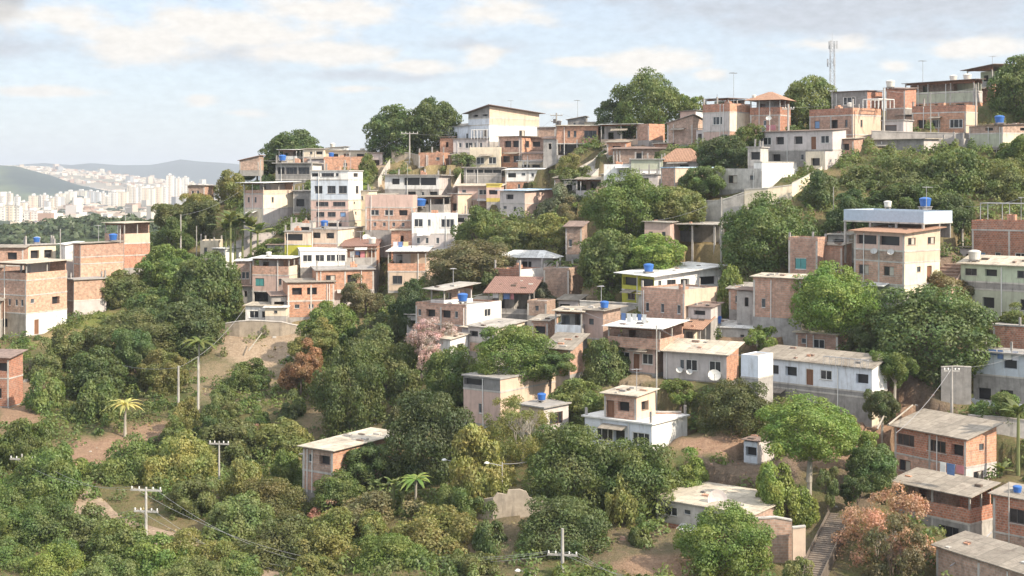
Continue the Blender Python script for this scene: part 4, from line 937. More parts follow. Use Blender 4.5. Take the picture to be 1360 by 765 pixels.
# ------------------------------------------------------------------ crowns, trunks
def leaf_quads(P, Nn, size, rs, aspect=1.5):
    n = len(P)
    up = rs.normal(size=(n,3)); a = np.cross(Nn, up); a /= np.linalg.norm(a,axis=1)[:,None]+1e-9
    b = np.cross(Nn, a); b /= np.linalg.norm(b,axis=1)[:,None]+1e-9
    s = size*(.6+.8*rs.rand(n))[:,None]
    v = np.empty((n,4,3)); cup = Nn*s*.25
    v[:,0] = P-a*s*aspect*.5; v[:,1] = P-b*s*.5-cup*.5; v[:,2] = P+a*s*aspect*.5; v[:,3] = P+b*s*.5-cup*.5
    return v.reshape(-1,3), np.arange(4*n).reshape(-1,4)
CROWN = {}
def crown_mesh(shape, var, leaf, size):
    """unit crown: width 1, height 1, base at z=0. size: 'L','M','S' sets leaf count"""
    k = (shape, var, leaf, size)
    if k in CROWN: return CROWN[k]
    import zlib
    rs = np.random.RandomState(zlib.crc32(str((shape, var, size)).encode()) % 99999)
    n, ls = dict(L=(24000,.0185), M=(16000,.027), S=(4500,.043))[size]
    nl, rl = dict(round=(84,(.085,.14)), loose=(52,(.06,.13)), tall=(56,(.07,.14)), dry=(70,(.04,.09)), weep=(60,(.06,.12))).get(shape, (50,(.07,.15)))
    if shape == 'dry': n = int(n*.6); ls *= .85
    cs = []; big = None
    if shape in ('loose', 'weep'):
        nb_ = rs.randint(4, 7); big = []
        for i in range(nb_):
            a_ = 2*math.pi*i/nb_+rs.uniform(-.5,.5); big.append((math.cos(a_)*rs.uniform(.12,.27), math.sin(a_)*rs.uniform(.12,.27), rs.uniform(-.2,.24), rs.uniform(.15,.24)))
    while len(cs) < nl:
        p = rs.uniform(-1,1,3); r = np.linalg.norm(p)
        if r > 1: continue
        if big:
            g = big[rs.randint(len(big))]; u = p/(r+1e-6); q = np.array(g[:3])+u*g[3]*rs.uniform(.55,1.0)*np.array([1,1,.85])
        else:
            if r < (.74 if shape == 'round' and len(cs) < nl*.75 else .3): continue
            q = p*.5
            if shape == 'tall': q[:2] *= (1-.35*max(0,p[2]))
            if shape == 'dry' and p[2] < -.6: continue
            q = q*np.array([.84,.84,.86])*(1 if shape != 'round' else rs.uniform(.9,1.04))
        if cs and min(np.linalg.norm(q-c_) for c_ in cs) < (.045 if shape != 'dry' else .03) and rs.rand() < .9: continue
        cs.append(q)
    cs = np.array(cs); rr = rs.uniform(rl[0], rl[1], nl)
    w = rr**1.7; w /= w.sum(); li = rs.choice(nl, n, p=w)
    d = rs.normal(size=(n,3)); d /= np.linalg.norm(d,axis=1)[:,None]
    out = cs[li]/(np.linalg.norm(cs[li],axis=1)[:,None]+1e-6)
    d = d+out*.55+np.array([0,0,.25]); d /= np.linalg.norm(d,axis=1)[:,None]
    rad = rr[li]*(.55+.5*rs.rand(n)**.5)
    if shape == 'dry': rad = rr[li]*rs.rand(n)**.4*1.3
    P = cs[li]+d*rad[:,None]*np.array([1,1,.85])
    if shape == 'weep': P[:,2] -= (rs.rand(n)**2)*.35*(np.linalg.norm(P[:,:2],axis=1)/.5)
    core = rs.rand(n) < (.24 if shape in ('round','tall') else 0)
    if shape in ('round','tall'): P[core] = d[core]*.36*(.85+.15*rs.rand(core.sum()))[:,None]
    P += rs.normal(size=(n,3))*.006
    Nn = d*.9+rs.normal(size=(n,3))*(.38 if shape == 'round' else .5); Nn /= np.linalg.norm(Nn,axis=1)[:,None]
    P[:,2] += .5; 
    lo, hi = np.percentile(P[:,2], .5), np.percentile(P[:,2], 99.5); P[:,2] = (P[:,2]-lo)/(hi-lo)
    for a in (0,1):
        lo, hi = np.percentile(P[:,a], .7), np.percentile(P[:,a], 99.3); P[:,a] = (P[:,a]-(lo+hi)/2)/(hi-lo)
    V, Q = leaf_quads(P, Nn, ls*(.7+.7*rs.rand(n))[:,None][:,0].mean() if 0 else ls, rs, 1.9 if shape in ('weep',) else 1.5)
    lv = .45*rs.rand(nl)[li]+.55*rs.rand(n)
    me = npmesh('crown_'+shape, V, Q, [M('leaf:'+leaf)], fattrs={'lv': lv})
    CROWN[k] = me; return me
TR = {}
def trunk_mesh(kind, pale):
    k = (kind, pale)
    if k in TR: return TR[k]
    rd = random.Random(hash(kind) % 7 if 0 else {'round':1,'loose':2,'tall':3,'dry':4,'weep':5,'shrub':6}.get(kind,8))
    mb = MB(); m = M('wood:palebark' if pale else 'wood:bark')
    p = Vector((0,0,-.35)); q = Vector((.02,.01,.12)); mb.tube(p, q, .045, .032, m, 8)
    def branch(p, d, ln, r, depth):
        e = p+d*ln; mb.tube(p, e, r, r*.6, m, 5, False)
        if depth == 0: return
        for i in range(3 if kind == 'dry' else 2+(depth>1)):
            nd = (d+Vector((rd.uniform(-.8,.8), rd.uniform(-.8,.8), rd.uniform(-.1,.6)))).normalized()
            branch(e, nd, ln*rd.uniform(.6,.85), r*.6, depth-1)
    for i in range(4):
        a = i*1.57+rd.uniform(-.4,.4)
        branch(q, Vector((math.cos(a)*.6, math.sin(a)*.6, .8)).normalized(), .24, .02, 3 if kind == 'dry' else 2)
    TR[k] = mb.mesh('trunk'); return TR[k]
NT = [0]
def tree(xl, xr, yt, yb, shape, leaf, label, D=None, pale=False, yg=None, cat='tree', name=None, group=None):
    px = (xl+xr)/2
    if D is None: D = Dat(px, yg if yg else yb)+.12*(xr-xl)/F*150
    w = (xr-xl)/F*D*1.06; hgt = (yb-yt)/F*D*1.08; yb += (yb-yt)*.06
    x = (px-CX)/F*D; zg = zt(x, D); zc = (HY-yb)/F*D
    zb = min(zg, zc+.1)
    NT[0] += 1; rd = random.Random(NT[0]*7)
    nm = name or {'mango':'broadleaf_tree','flower':'flowering_tree','straw':'dry_tree'}.get(leaf, 'tree')
    e = empty(nm, (x, D, zb)); tag(e, label, cat, group)
    sz = 'L' if (xr-xl) > 85 else ('M' if (xr-xl) > 40 else 'S')
    c = link('crown', crown_mesh(shape, rd.randrange(3 if sz == 'M' else 2), leaf, sz), e)
    c.location = (0,0,zc-zb); dep = w*rd.uniform(.85,1.05); c.scale = (w, dep, hgt)
    c.rotation_euler = (0,0,rd.choice([0, math.pi]) + rd.uniform(-.3,.3))
    t = link('trunk', trunk_mesh(shape, pale), e)
    t.location = (0,0,zc-zb); s = max(hgt, .6*w); t.scale = (w*.75, w*.75, hgt)
    if zc-zb > .3*hgt:      # a clear stem between ground and crown
        mb = MB(); rr = max(.09, w*.022); mb.tube((0,0,-.5),(.1,0,(zc-zb)+.15*hgt), rr*1.3, rr, M('wood:palebark' if pale else 'wood:bark'), 8)
        o = mb.build('stem', e)
    return e
# ------------------------------------------------------------------ trees, each with its own crown box in the photo
GB, GS, GL = 'trees filling the lower left valley', 'shrubs on the slopes', 'trees between the houses'
TL = [
 # skyline
 (489,562,143,212,'round','dark','left of two round dark trees joined on the left skyline',250),
 (543,609,133,206,'round','mango','right and taller of two round trees joined on the left skyline',248),
 (356,426,175,236,'round','dark','dome-shaped tree behind the upper left houses',257),
 (318,364,200,236,'loose','dark','low dark scrub tree on the hill edge left of the dome tree',254),
 (819,908,96,188,'round','mango','largest broad tree alone on the centre skyline',226),
 (792,834,135,180,'tall','dark','slender dark tree left of the largest skyline tree',228),
 (903,937,127,170,'loose','mango','small green tree right of the largest skyline tree',222),
 (1044,1110,104,186,'round','mango','leafy tree beneath the cell tower',209),
 (1318,1392,78,162,'round','mango','tree filling the top right corner',199),
 # upper slope
 (929,994,182,232,'round','dark','dark bushy tree below the skyline corner house',193),
 (977,1013,166,200,'loose','bright','light green tree in front of the tiled skyline house',197),
 (777,884,230,322,'round','mango','big rounded tree above its twin in the middle of the hill',178),
 (868,934,250,304,'round','olive','irregular tree right of the big rounded one',177),
 (905,960,222,262,'loose','dark','dim tree below the ochre house wall',184),
 (773,852,308,388,'round','mango','lower rounded tree beside the dry terraces',170),
 (832,902,312,362,'round','bright','bushy tree filling the gap below the carport house',168),
 (964,1082,262,372,'round','mango','massive tree left of the shuttered pink room',164),
 (1052,1124,230,306,'loose','dark','dark tree above the shuttered pink room',174),
 (1108,1182,224,290,'round','mango','first tree of the wooded band right of the pink room',178),
 (1165,1252,208,286,'round','olive','middle tree of the wooded band under the low sheet-roofed house',177),
 (1228,1312,200,288,'round','mango','broad tree of the wooded band under the striped-panel house',176),
 (1296,1384,214,292,'round','olive','last tree of the wooded band at the right edge',174),
 (1100,1166,254,306,'loose','dark','shaded brush tree just above the left end of the blue metal band',165),
 (1228,1290,258,312,'round','dark','shaded tree behind the pale pole left of the red pergola house',167),
 (1156,1238,246,292,'loose','mango','bushy tree right behind the blue metal roof band',168),
 (1330,1400,180,240,'loose','bright','light tree over the right edge above the red house',180),
 (1055,1160,352,442,'round','bright','bright rounded tree in front of the faded brick house',148),
 (1157,1312,384,502,'round','dark','widest dark green tree at right, beside the beige-roofed green house',142),
 (1128,1176,420,472,'loose','olive','dull tree between the bright rounded and widest trees',145),
 (1160,1216,468,512,'loose','bright','small leafy tree on a pale bent trunk below the widest tree',137,560),
 (1015,1134,528,606,'round','bright','light green umbrella tree on a slim pale trunk, lower right',122,700),
 (1008,1082,596,694,'loose','bright','leafy climber-covered tree below the umbrella tree',117),
 (936,1024,508,590,'round','olive','bushy tree left of the grey undercroft',134),
 (905,1020,672,770,'round','bright','fresh green tree in front of the long low house, bottom',109),
 (700,822,568,694,'round','mango','darkest big tree directly below the sunlit white house',122),
 (788,902,590,706,'round','mango','large dense tree under the right corner of the sunlit white house',121),
 (690,806,664,760,'round','dark','lower dense tree behind the bottom centre utility pole',114),
 (872,938,598,668,'loose','bright','yellow-tipped tree right of the large dense pair',124),
 (515,628,524,654,'round','dark','big dark tree hiding the right end of the long beige roof',131),
 (418,508,458,584,'round','mango','tall rounded green tree in the middle of the left ravine',150),
 (566,634,464,544,'round','bright','bright tree below the tiny white barred room',148),
 (632,732,435,508,'round','bright','broad bright tree below the cream end wall',145),
 (733,798,505,562,'round','mango','small green tree right of the ochre side wall',141),
 (648,738,528,608,'dry','yellow','sparse yellowish tree in front of the ochre side wall',131),
 (608,672,575,684,'weep','yellow','yellow-green willow-like tree beside the lamp pole',122),
 (548,604,424,474,'dry','flower','upper pink-blossomed tree beside the brick front, mid-left',157),
 (556,592,458,500,'dry','flower','lower pink-blossomed tree above the bright tree',151),
 (404,472,404,474,'round','bright','green tree just under the six-window brick house',175),
 (468,538,396,466,'loose','olive','green-gold tree right of the six-window brick house',173),
 (476,572,434,548,'loose','olive','mottled brownish tree in the ravine centre',158),
 (372,426,452,512,'loose','rust','rust-red tree on the shaded ravine wall',162),
 (386,446,424,470,'loose','yellow','yellow shrub above the rust-red tree',168),
 (520,568,374,442,'tall','dark','dark narrow tree left of the pink brick front',168),
 (456,514,366,412,'loose','brown','reddish bush right of the six-window house wall',184),
 (572,686,322,386,'round','brown','wide brown-olive tree above the grey terrace roof',184),
 (604,664,276,336,'loose','mango','green thicket tree below the yellow balcony',199),
 (652,722,296,352,'round','olive','olive thicket tree below the three-storey blue-roofed house',196),
 (700,762,286,344,'round','yellow','yellow-green tree left of the narrow brown brick house',193),
 (722,782,240,292,'loose','grey','silvery grey bush tree right of the blue-roofed house',206),
 (740,792,262,310,'loose','brown','brownish bush tree above the narrow brown brick house',200),
 (744,784,222,262,'loose','mango','small green tree at the foot of the long stair',210),
 (742,768,205,232,'loose','yellow','dry yellow bush beside the long stair',214),
 (476,502,206,256,'tall','bright','upright green tree beside the wide brick wall',239),
 (600,634,204,236,'loose','olive','small tree right of the square orange house',234),
 (700,742,378,420,'loose','grey','grey-leaved tree among the rubbish by the brick box',172),
 (640,662,360,396,'loose','dark','dark shrub tree left of the ivory house',178),
 # left slope
 (204,256,272,312,'loose','olive','olive tree on the left hill edge',236),
 (242,288,258,292,'loose','yellow','scrubby tree under the dark brick house, left skyline',240),
 (284,334,228,272,'loose','yellow','yellow-green scrub tree on the hill edge below the pink-roofed house',244),
 (204,256,290,336,'loose','mango','green tree behind the concrete pole, left slope',222),
 (240,288,268,322,'loose','olive','dull tree left of the banana clump',228),
 (340,392,318,352,'round','bright','bright rounded bush left of the yellow-green wall',209),
 (392,420,300,322,'loose','mango','dark hedge tree on the terrace above the yellow-green wall',214),
 (186,256,328,396,'round','bright','bright feathery tree high on the left slope',202),
 (236,316,340,436,'round','mango','tall leafy tree left of the plank house wing',190),
 (128,198,362,420,'round','olive','rounded tree right of the whitewashed-base house',200),
 (170,240,386,446,'round','mango','mid-green tree in the middle of the left slope',190),
 (208,290,398,474,'round','dark','dark green tree above the tall lush palm',179),
 (120,230,414,486,'round','olive','broad dull olive tree on the left slope',176),
 (60,132,436,492,'loose','olive','low olive tree below the grey stone base, far left',174),
 (20,78,452,520,'loose','olive','brownish shrub tree beside the shaded red house',170),
 (92,164,464,536,'round','mango','leafy tree left of the spiky agave',165),
 (28,98,496,588,'loose','mango','loose green tree in front of the shaded red house',160),
 (96,158,506,580,'weep','mango','drooping green tree beside the spiky agave',158),
 (184,246,466,528,'round','yellow','round yellow tree left of the slope pole',167),
 (152,206,440,500,'loose','dark','shaded tree behind the spiky agave',170),
 (222,268,532,592,'loose','yellow','small golden tree under the slope pole',152),
 (250,302,536,596,'loose','mango','green bush tree right of the slope pole',150),
 (192,246,554,606,'loose','mango','green tree on the bank above the dirt road',149),
 # valley
 (130,214,586,690,'round','mango','green tree on the dirt bank above the road bend',140),
 (196,284,582,694,'round','yellow','yellow-green tree behind the double-armed utility pole',139),
 (262,330,566,634,'loose','olive','mixed olive tree behind the single-armed pole',146),
 (318,356,568,616,'dry','pinkdry','small reddish dry tree between two green bushes',148),
 (342,406,562,622,'round','yellow','yellow-green bush left of the long beige roof',146),
 (296,356,612,690,'loose','yellow','yellow-green tree right of the single-armed pole',132),
 (322,398,640,716,'round','yellow','golden tree at the right bend of the valley wood',128),
 (286,356,664,740,'round','olive','grey-olive tree beside the road end',124),
 (326,430,690,790,'round','olive','wide grey-green tree, bottom left of centre',117),
 (230,310,708,790,'loose','yellow','yellow-green tree below the road end',115),
 (404,500,684,790,'loose','yellow','yellow-green tree in front of the brown dry tree',116),
 (446,556,662,760,'loose','brown','brown dry tree, bottom left of centre',121),
 (530,638,682,790,'round','yellow','rounded yellow-olive tree, bottom centre-left',116),
 (478,560,716,800,'round','bright','low green tree at the bottom edge, centre-left',112),
 (416,470,668,706,'dry','pinkdry','reddish dry shrub beneath the two-storey brick house',126),
 (424,476,632,682,'round','mango','dark round bush at the foot of the white-posted house',128),
 (455,512,596,640,'loose','dark','dark bush against the white-posted house wall',131),
 (0,64,560,650,'round','bright','bright tree at the left edge above the small cross pole',141),
 (-46,26,580,660,'round','bright','bright tree cut by the left edge',143),
 (28,98,604,688,'round','mango','green tree just right of the small cross pole',132),
 (-40,40,650,740,'round','mango','dark green tree cut by the left edge, low',126),
 (20,104,668,756,'round','mango','dense tree in the lower left wood, second from the edge',122),
 (84,150,678,752,'round','olive','dull tree of the lower left wood nearest the road bend',122),
 (124,196,696,774,'round','mango','dense tree left of the double-armed pole',117),
 (176,248,718,794,'round','bright','tree at the foot of the double-armed pole',114),
 (-44,44,724,812,'round','mango','tree in the bottom left corner',116),
 (36,116,732,816,'round','bright','light tree on the bottom edge, left corner group',113),
 (60,116,618,668,'loose','bright','small bright tree beside the dirt patch, left valley',139),
 (-10,44,636,700,'round','bright','light tree beside the small cross pole',133),
 (60,112,716,780,'loose','mango','tree on the bottom edge below the road bend',116),
 (216,300,748,820,'round','olive','dull tree on the bottom edge right of the double-armed pole',109),
 (384,446,742,810,'round','yellow','yellow tree on the bottom edge, left of centre',111),
 (604,664,740,800,'loose','olive','dim bush tree at the bottom edge left of the bottom centre pole',110),
 (228,282,640,694,'loose','olive','olive tree just right of the double-armed pole top',129),
 (40,92,596,640,'loose','mango','bushy tree between the small cross pole and the dirt patch',140),
 (356,404,600,660,'loose','bright','green tree left of the white-posted brick house',136),
 (392,436,668,710,'round','olive','olive tree at the left foot of the white-posted brick house',129),
 (470,520,690,744,'loose','mango','green tree between the brown dry tree and rounded yellow-olive tree',117),
 (306,356,540,590,'loose','mango','green shrub tree on the shaded ravine floor, right of the slope mast',154),
 (356,404,520,572,'loose','dark','dark shrub tree in the shade of the ravine, left of the tall rounded tree',157),
 (270,318,516,560,'loose','olive','low olive shrub at the foot of the tall lush palm',157),
 (300,360,480,524,'loose','mango','green scrub tree on the rubble slope below the stone wall',166),
 (508,560,540,600,'loose','olive','dull tree left of the large dark tree, above the long beige roof',143),
 (590,640,650,708,'loose','mango','green tree beneath the willow-like tree',120),
 (0,48,688,740,'loose','bright','bright crown at the left edge in the lower wood',121),
 (290,340,740,800,'round','mango','green crown on the bottom edge under the road end',112),
 (836,880,690,742,'loose','mango','green bush left of the long low brick and grey house',114),
 (1150,1192,520,560,'loose','olive','thin olive shrub on the bare slope right of the long pale house',133),
 (1086,1112,622,668,'loose','olive','small shrub at the top of the concrete stairs',118),
 (104,184,746,826,'round','olive','dull tree on the bottom edge left of the double-armed pole',111),
 # lower right
 (1108,1242,652,778,'dry','pinkdry','large pinkish dry tree, bottom right',111),
 (1150,1226,690,790,'dry','brown','brown dry tree inside the large pinkish one, bottom edge',107),
 (1130,1186,590,648,'round','dark','dark green bush left of the old-roofed brick house',122),
 (1120,1158,632,672,'loose','dark','low dark shrub beside the concrete stairs',118),
 (1040,1078,740,790,'loose','olive','small shrub at the foot of the concrete stairs',106),
 (990,1030,436,478,'loose','bright','light green tree at the left of the pink brick hut',147),
 (954,990,355,420,'tall','bright','bright tree at the right end of the white sheet roof',158),
 (1106,1160,556,600,'loose','bright','light shrub right of the slim pale trunk',126),
 (700,760,470,500,'loose','dark','dark bush under the orange brick house, centre',144),
 (776,836,452,524,'tall','dark','shaded tree under the stilt house',148),
 (884,922,505,532,'loose','bright','small bright shrub below the stained cottage',139),
 (806,846,640,704,'weep','yellow','straw-coloured climber tree left of the long low house',117),
 (630,700,672,772,'loose','dark','shaded bush below the ruined wall',114),
 (1216,1292,350,392,'loose','brown','brown shrub on the steps behind the tall house',153),
 (1330,1392,404,446,'loose','mango','shrub between the pale green house and brick cube',146),
 (1296,1360,520,566,'loose','mango','shrub below the white balcony at right',132),
]
for t in TL:
    if t[2] > 560 and t[0] < 620:
        cx_ = (t[0]+t[1])/2; hw_ = (t[1]-t[0])*.58; t = (cx_-hw_, cx_+hw_, t[2]-3)+t[3:]
    D = t[7] if len(t) > 7 else None
    tree(*t[:7], D=D, pale=(t[5] in ('pinkdry','yellow') or 'pale' in t[6]), group=(GB if t[2] > 560 and t[0] < 560 else GL))

# palms, bananas, agave
def frond_mesh(name, leaf, n, ln, wd, droop, up, seed):
    rs = random.Random(seed); V = []; Q = []; lv = []
    for i in range(n):
        a = 2*math.pi*i/n+rs.uniform(-.3,.3); l = ln*rs.uniform(.75,1.1); el = up*rs.uniform(.5,1.2); seg = 7
        pr = None
        for k in range(seg+1):
            t = k/seg; r = l*t*math.cos(el*(1-t*.3)); z = l*(math.sin(el)*t-droop*t*t)
            w = wd*math.sin(math.pi*min(.98, t*.85+.12))*rs.uniform(.8,1.1); c = (r*math.cos(a), r*math.sin(a), z); s = (-math.sin(a)*w, math.cos(a)*w, -w*.35)
            cur = [(c[0]-s[0],c[1]-s[1],c[2]+s[2]), c, (c[0]+s[0],c[1]+s[1],c[2]+s[2])]
            if pr:
                b = len(V); V += pr+cur
                Q += [(b,b+1,b+4,b+3),(b+1,b+2,b+5,b+4)]; v = rs.random(); lv += [v, v*.8]
            pr = cur
    return npmesh(name, V, Q, [M('leaf:'+leaf)], fattrs={'lv': lv})
FM = {'palm': frond_mesh('palm_crown','bright',16,1.0,.10,.75,.9,1), 'banana': frond_mesh('banana_crown','banana',9,1.0,.17,.45,1.25,2),
      'agave': frond_mesh('agave_crown','agave',26,1.0,.07,.75,1.1,3), 'yucca': frond_mesh('papaya_crown','grey',13,1.0,.13,.5,.7,5)}
def fplant(kind, px, py, rpx, stem_px, label, D=None, group=None, dd=0):
    D = D or Dat(px, py); D += dd
    x = (px-CX)/F*D; z = zt(x, D); top = (HY-(py-stem_px))/F*D
    r = rpx/F*D
    nm = {'palm':'palm_tree','banana':'banana_plant','agave':'agave_plant','yucca':'papaya_tree'}[kind]
    e = empty(nm, (x, D, min(z, top-.1))); tag(e, label, {'palm':'palm','banana':'banana plant','agave':'agave','yucca':'papaya tree'}[kind], group)
    c = link('crown', FM[kind], e); c.location = (0,0,top-e.location.z); c.scale = (r,r,r); c.rotation_euler = (0,0,HR.uniform(0,6))
    mb = MB(); mb.tube((0,0,-.4),(.03,0,top-e.location.z), .2 if kind in ('agave','banana') else .13, .12 if kind == 'banana' else .09, M('wood:stem' if kind == 'banana' else 'wood:palebark'), 8); mb.build('trunk', e)
for i, (px, py, s) in enumerate([(300,318,14),(312,322,20),(322,316,22),(333,320,18),(342,324,14),(306,306,12)]):
    fplant('banana', px, py, 27, s, ['leftmost banana plant of the clump above the little shed','tall banana plant of the upper left clump','central banana plant of the upper left clump','right-hand banana plant of the upper left clump','low banana plant at the right end of the upper left clump','rear banana plant of the upper left clump'][i], 213.5-i*.5, 'banana plants above the little shed')
fplant('palm', 264, 530, 34, 74, 'tall lush palm on a thin pale trunk, left slope', 158)
fplant('agave', 166, 562, 34, 22, 'spiky yellow-green agave on the left slope', 152)
fplant('palm', 738, 372, 22, 22, 'small palm in front of the white hipped roof', 182); fplant('palm', 758, 366, 18, 12, 'smaller palm right of the white hipped roof', 181)
fplant('palm', 552, 690, 34, 52, 'shaded palm below the big dark tree, bottom centre-left', 123)
for i, (px, py) in enumerate([(498,672),(510,676),(522,670),(535,678)]):
    fplant('banana', px, py, 20, 26, ['left banana plant beside the white-posted house','second banana plant beside the white-posted house','third banana plant beside the white-posted house','right banana plant next to the shaded palm'][i], 125-i*.5, 'banana plants beside the white-posted house')
fplant('banana', 1352, 590, 34, 40, 'yellow-lit banana plant at the right edge below the white balcony', 124); fplant('banana', 968, 355, 16, 40, 'banana plant at the top of the dry terraces', 165)
fplant('banana', 976, 372, 16, 30, 'banana plant lower beside the dry terraces', 163); fplant('banana', 792, 352, 12, 20, 'banana plant left of the lower rounded tree', 177)
fplant('banana', 1008, 462, 18, 20, 'banana plant beside the low grey metal-roofed house', 148)
fplant('banana', 1278, 610, 14, 12, 'small banana plant behind the bare brick house', 134); fplant('banana', 1330, 640, 22, 14, 'dark banana plant behind the red corner house', 124)

# ------------------------------------------------------------------ poles, wires, tower
def pole(px, yt, yb, arms, label, D=None, dd=0, lamp=False, thick=.12, trafo=False, group='utility poles', name='utility_pole', cat='pole', mat='conc:post', armdir=-10, back=0):
    D = (D or Dat(px, yb))+dd; x = (px-CX)/F*D; top = (HY-yt)/F*D; g = min(zt(x, D), (HY-yb)/F*D)
    e = empty(name, (x, D, g), R(armdir)); tag(e, label, cat, group); hh = top-g
    mb = MB(); mb.tube((0,0,-.6),(0,0,hh), thick, thick*.62, M(mat), 8); mb.build('shaft', e)
    pts = []
    for k, (dz, hw) in enumerate(arms):
        mb = MB(); mb.box(-hw,-.07,hh-dz-.07,hw,.05,hh-dz+.07,M(mat)); mb.build('crossarm', e)
        for q in (-.92, -.45, .45, .92):
            mb = MB(); mb.lathe([(.045,0),(.07,.04),(.045,.09),(.07,.13),(.03,.2)], M('paint:frame'), 8, (q*hw,0,hh-dz+.09)); mb.build('insulator', e)
            c, s = math.cos(R(armdir)), math.sin(R(armdir)); pts.append((x+q*hw*c, D+q*hw*s, g+hh-dz+.25))
    if not arms: pts = [(x, D, g+hh-.2), (x, D, g+hh-.6)]
    if lamp:
        mb = MB(); mb.tube((0,0,hh-.3),(-1.2,-.2,hh-.05),.035,.03,M('paint:antenna'),6); mb.build('lamp_arm', e)
        mb = MB(); mb.lathe([(.05,0),(.2,.03),(.24,.09),(.12,.2)], M('paint:frame'), 10, (-1.3,-.2,hh-.15)); mb.build('lamp_head', e)
    if trafo:
        mb = MB(); mb.lathe([(.3,0),(.34,.05),(.34,.85),(.2,.95)], M('paint:iron'), 12, (.45,-.1,hh-2.2)); mb.build('transformer', e)
        mb = MB(); mb.box(-.5,-.3,hh-1.7,-.15,.1,hh-1.0,M('paint:iron')); mb.build('switch_box', e)
    return pts
p1 = pole(194,647,722,[(.25,1.35),(2.0,1.05)],'white double-armed utility pole beside the dirt road', 117, thick=.15)
p2 = pole(29,603,640,[(.5,1.2)],'small cross-shaped pole top rising from the left edge trees', 134)
p3 = pole(291,586,664,[(.25,1.0)],'single-armed utility pole in the valley wood', 136)
p4 = pole(237,486,548,[],'plain concrete pole on the left slope', 157, thick=.17)
pole(263,474,536,[],'slim pale mast on the left slope with bulb-shaped top', 156, thick=.11, name='mast', cat='mast')
p6 = pole(747,702,800,[(2.0,1.15)],'utility pole with tall spike at the bottom centre', 108, thick=.17)
pole(711,757,800,[],'curved street lamp at the bottom edge, left of the bottom centre pole', 107, thick=.07, lamp=True, name='street_lamp', cat='street lamp')
pole(667,614,668,[],'thin grey lamp pole beside the willow-like tree', 121, thick=.07, lamp=True, name='street_lamp', cat='street lamp')
pole(610,610,660,[],'thin lamp pole in the dark left of the willow-like tree', 124, thick=.06, lamp=True, name='street_lamp', cat='street lamp')
p8 = pole(346,211,244,[],'concrete pole beside the pink-roofed house on the hill edge', 240, thick=.16)
p9 = pole(544,175,206,[(.3,1.5)],'pole with long arms in front of the round skyline trees', 243, thick=.15)
p10 = pole(958,262,322,[],'pale concrete pole at the top of the dry terraces', 170, thick=.15)
p11 = pole(1047,138,176,[(.7,.8)],'concrete pole right of the tiled skyline house', 196, thick=.2, lamp=False)
p12 = pole(1174,117,184,[],'pole in front of the bare red brick house, upper right', 194, thick=.18)
p13 = pole(1278,272,318,[],'pale pole left of the red house with pergola', 166, thick=.17)
p14 = pole(1264,487,566,[(.4,.7)],'concrete pole behind the old-roofed brick house', 133, thick=.17)
p15 = pole(872,432,512,[],'slim pole in front of the rose balcony house', 141, thick=.09)
pole(240,285,330,[],'leaning white pole on the upper left slope', 220, thick=.15); pole(80,304,350,[],'thin grey pole among the left shoulder houses', 198, thick=.11)
pole(261,300,330,[],'short grey pole near the leaning white pole', 219, thick=.1)
p16 = pole(739,150,190,[(.4,1.0),(1.4,.9)],'ridge pole with transformer right of the white ridge house', 232, thick=.2, trafo=True)
pole(842,540,592,[],'thin rusty pole beside the sunlit white house', 135, thick=.06); pole(1107,248,312,[],'thin mast among trees above the shuttered room', 166, thick=.07)
pole(1340,640,668,[],'thin pipe above the red corner house at right', 113, thick=.06)
pole(1236,122,180,[],'thin grey pole at the corner of the orange parapet house', 192, thick=.09); pole(1296,112,200,[],'white downpipe pole at the right end of the top row', 193, thick=.13)
def wire(a, b, sag, label, r=.012, n=14):
    mb = MB(); pv = None
    for i in range(n+1):
        t = i/n; p = Vector(a)*(1-t)+Vector(b)*t; p.z -= sag*4*t*(1-t)
        if pv is not None: mb.tube(pv, p, r, r, M('paint:antenna'), 4, False)
        pv = p
    o = mb.build('power_line'); tag(o, label, 'wire', 'power lines')
rp = (p1[0][0], p1[0][1], p1[0][2])
for i in range(4):
    wire(W(60,652,134) if i > 1 else p2[min(i*3,3)], p1[min(i*2, 7)], 1.0+.2*i, ['top','second','third','lowest'][i]+' wire from the left edge to the double-armed pole')
    wire(p1[i*2 if i < 4 else 7], W(420,742+i*7,112), .8+.15*i, ['top','second','third','lowest'][i]+' wire running right from the double-armed pole into the valley wood')
for i in range(3):
    wire(W(560,738+i*5,112), p6[i], .3, ['top','middle','lowest'][i]+' wire coming from the left to the bottom centre pole')
    wire(p6[i+1], W(880,775+i*6,104), .3, ['top','middle','lowest'][i]+' wire leaving the bottom centre pole to the right')
wire(p16[0], W(660,148,240), .5, 'wire from the ridge pole to the white ridge house'); wire(p16[3], W(820,162,224), .6, 'wire from the ridge pole toward the largest skyline tree')
wire(p12[0], p11[1], .8, 'wire between the two upper right poles'); wire(p13[0], W(1180,290,160), .6, 'wire from the pale pole to the metal-topped house')
wire(p15[0], W(880,418,150), .3, 'short wire above the rose balcony'); wire(W(1262,752,105), W(1317,707,112), .1, 'thick diagonal cable between the two lower right roofs', r=.05)
wire(p14[0], W(1360,470,134), .4, 'wire from the pole behind the old-roofed house to the white balcony'); wire(p9[0], W(600,178,243), .3, 'wire from the long-armed pole to the white wing')
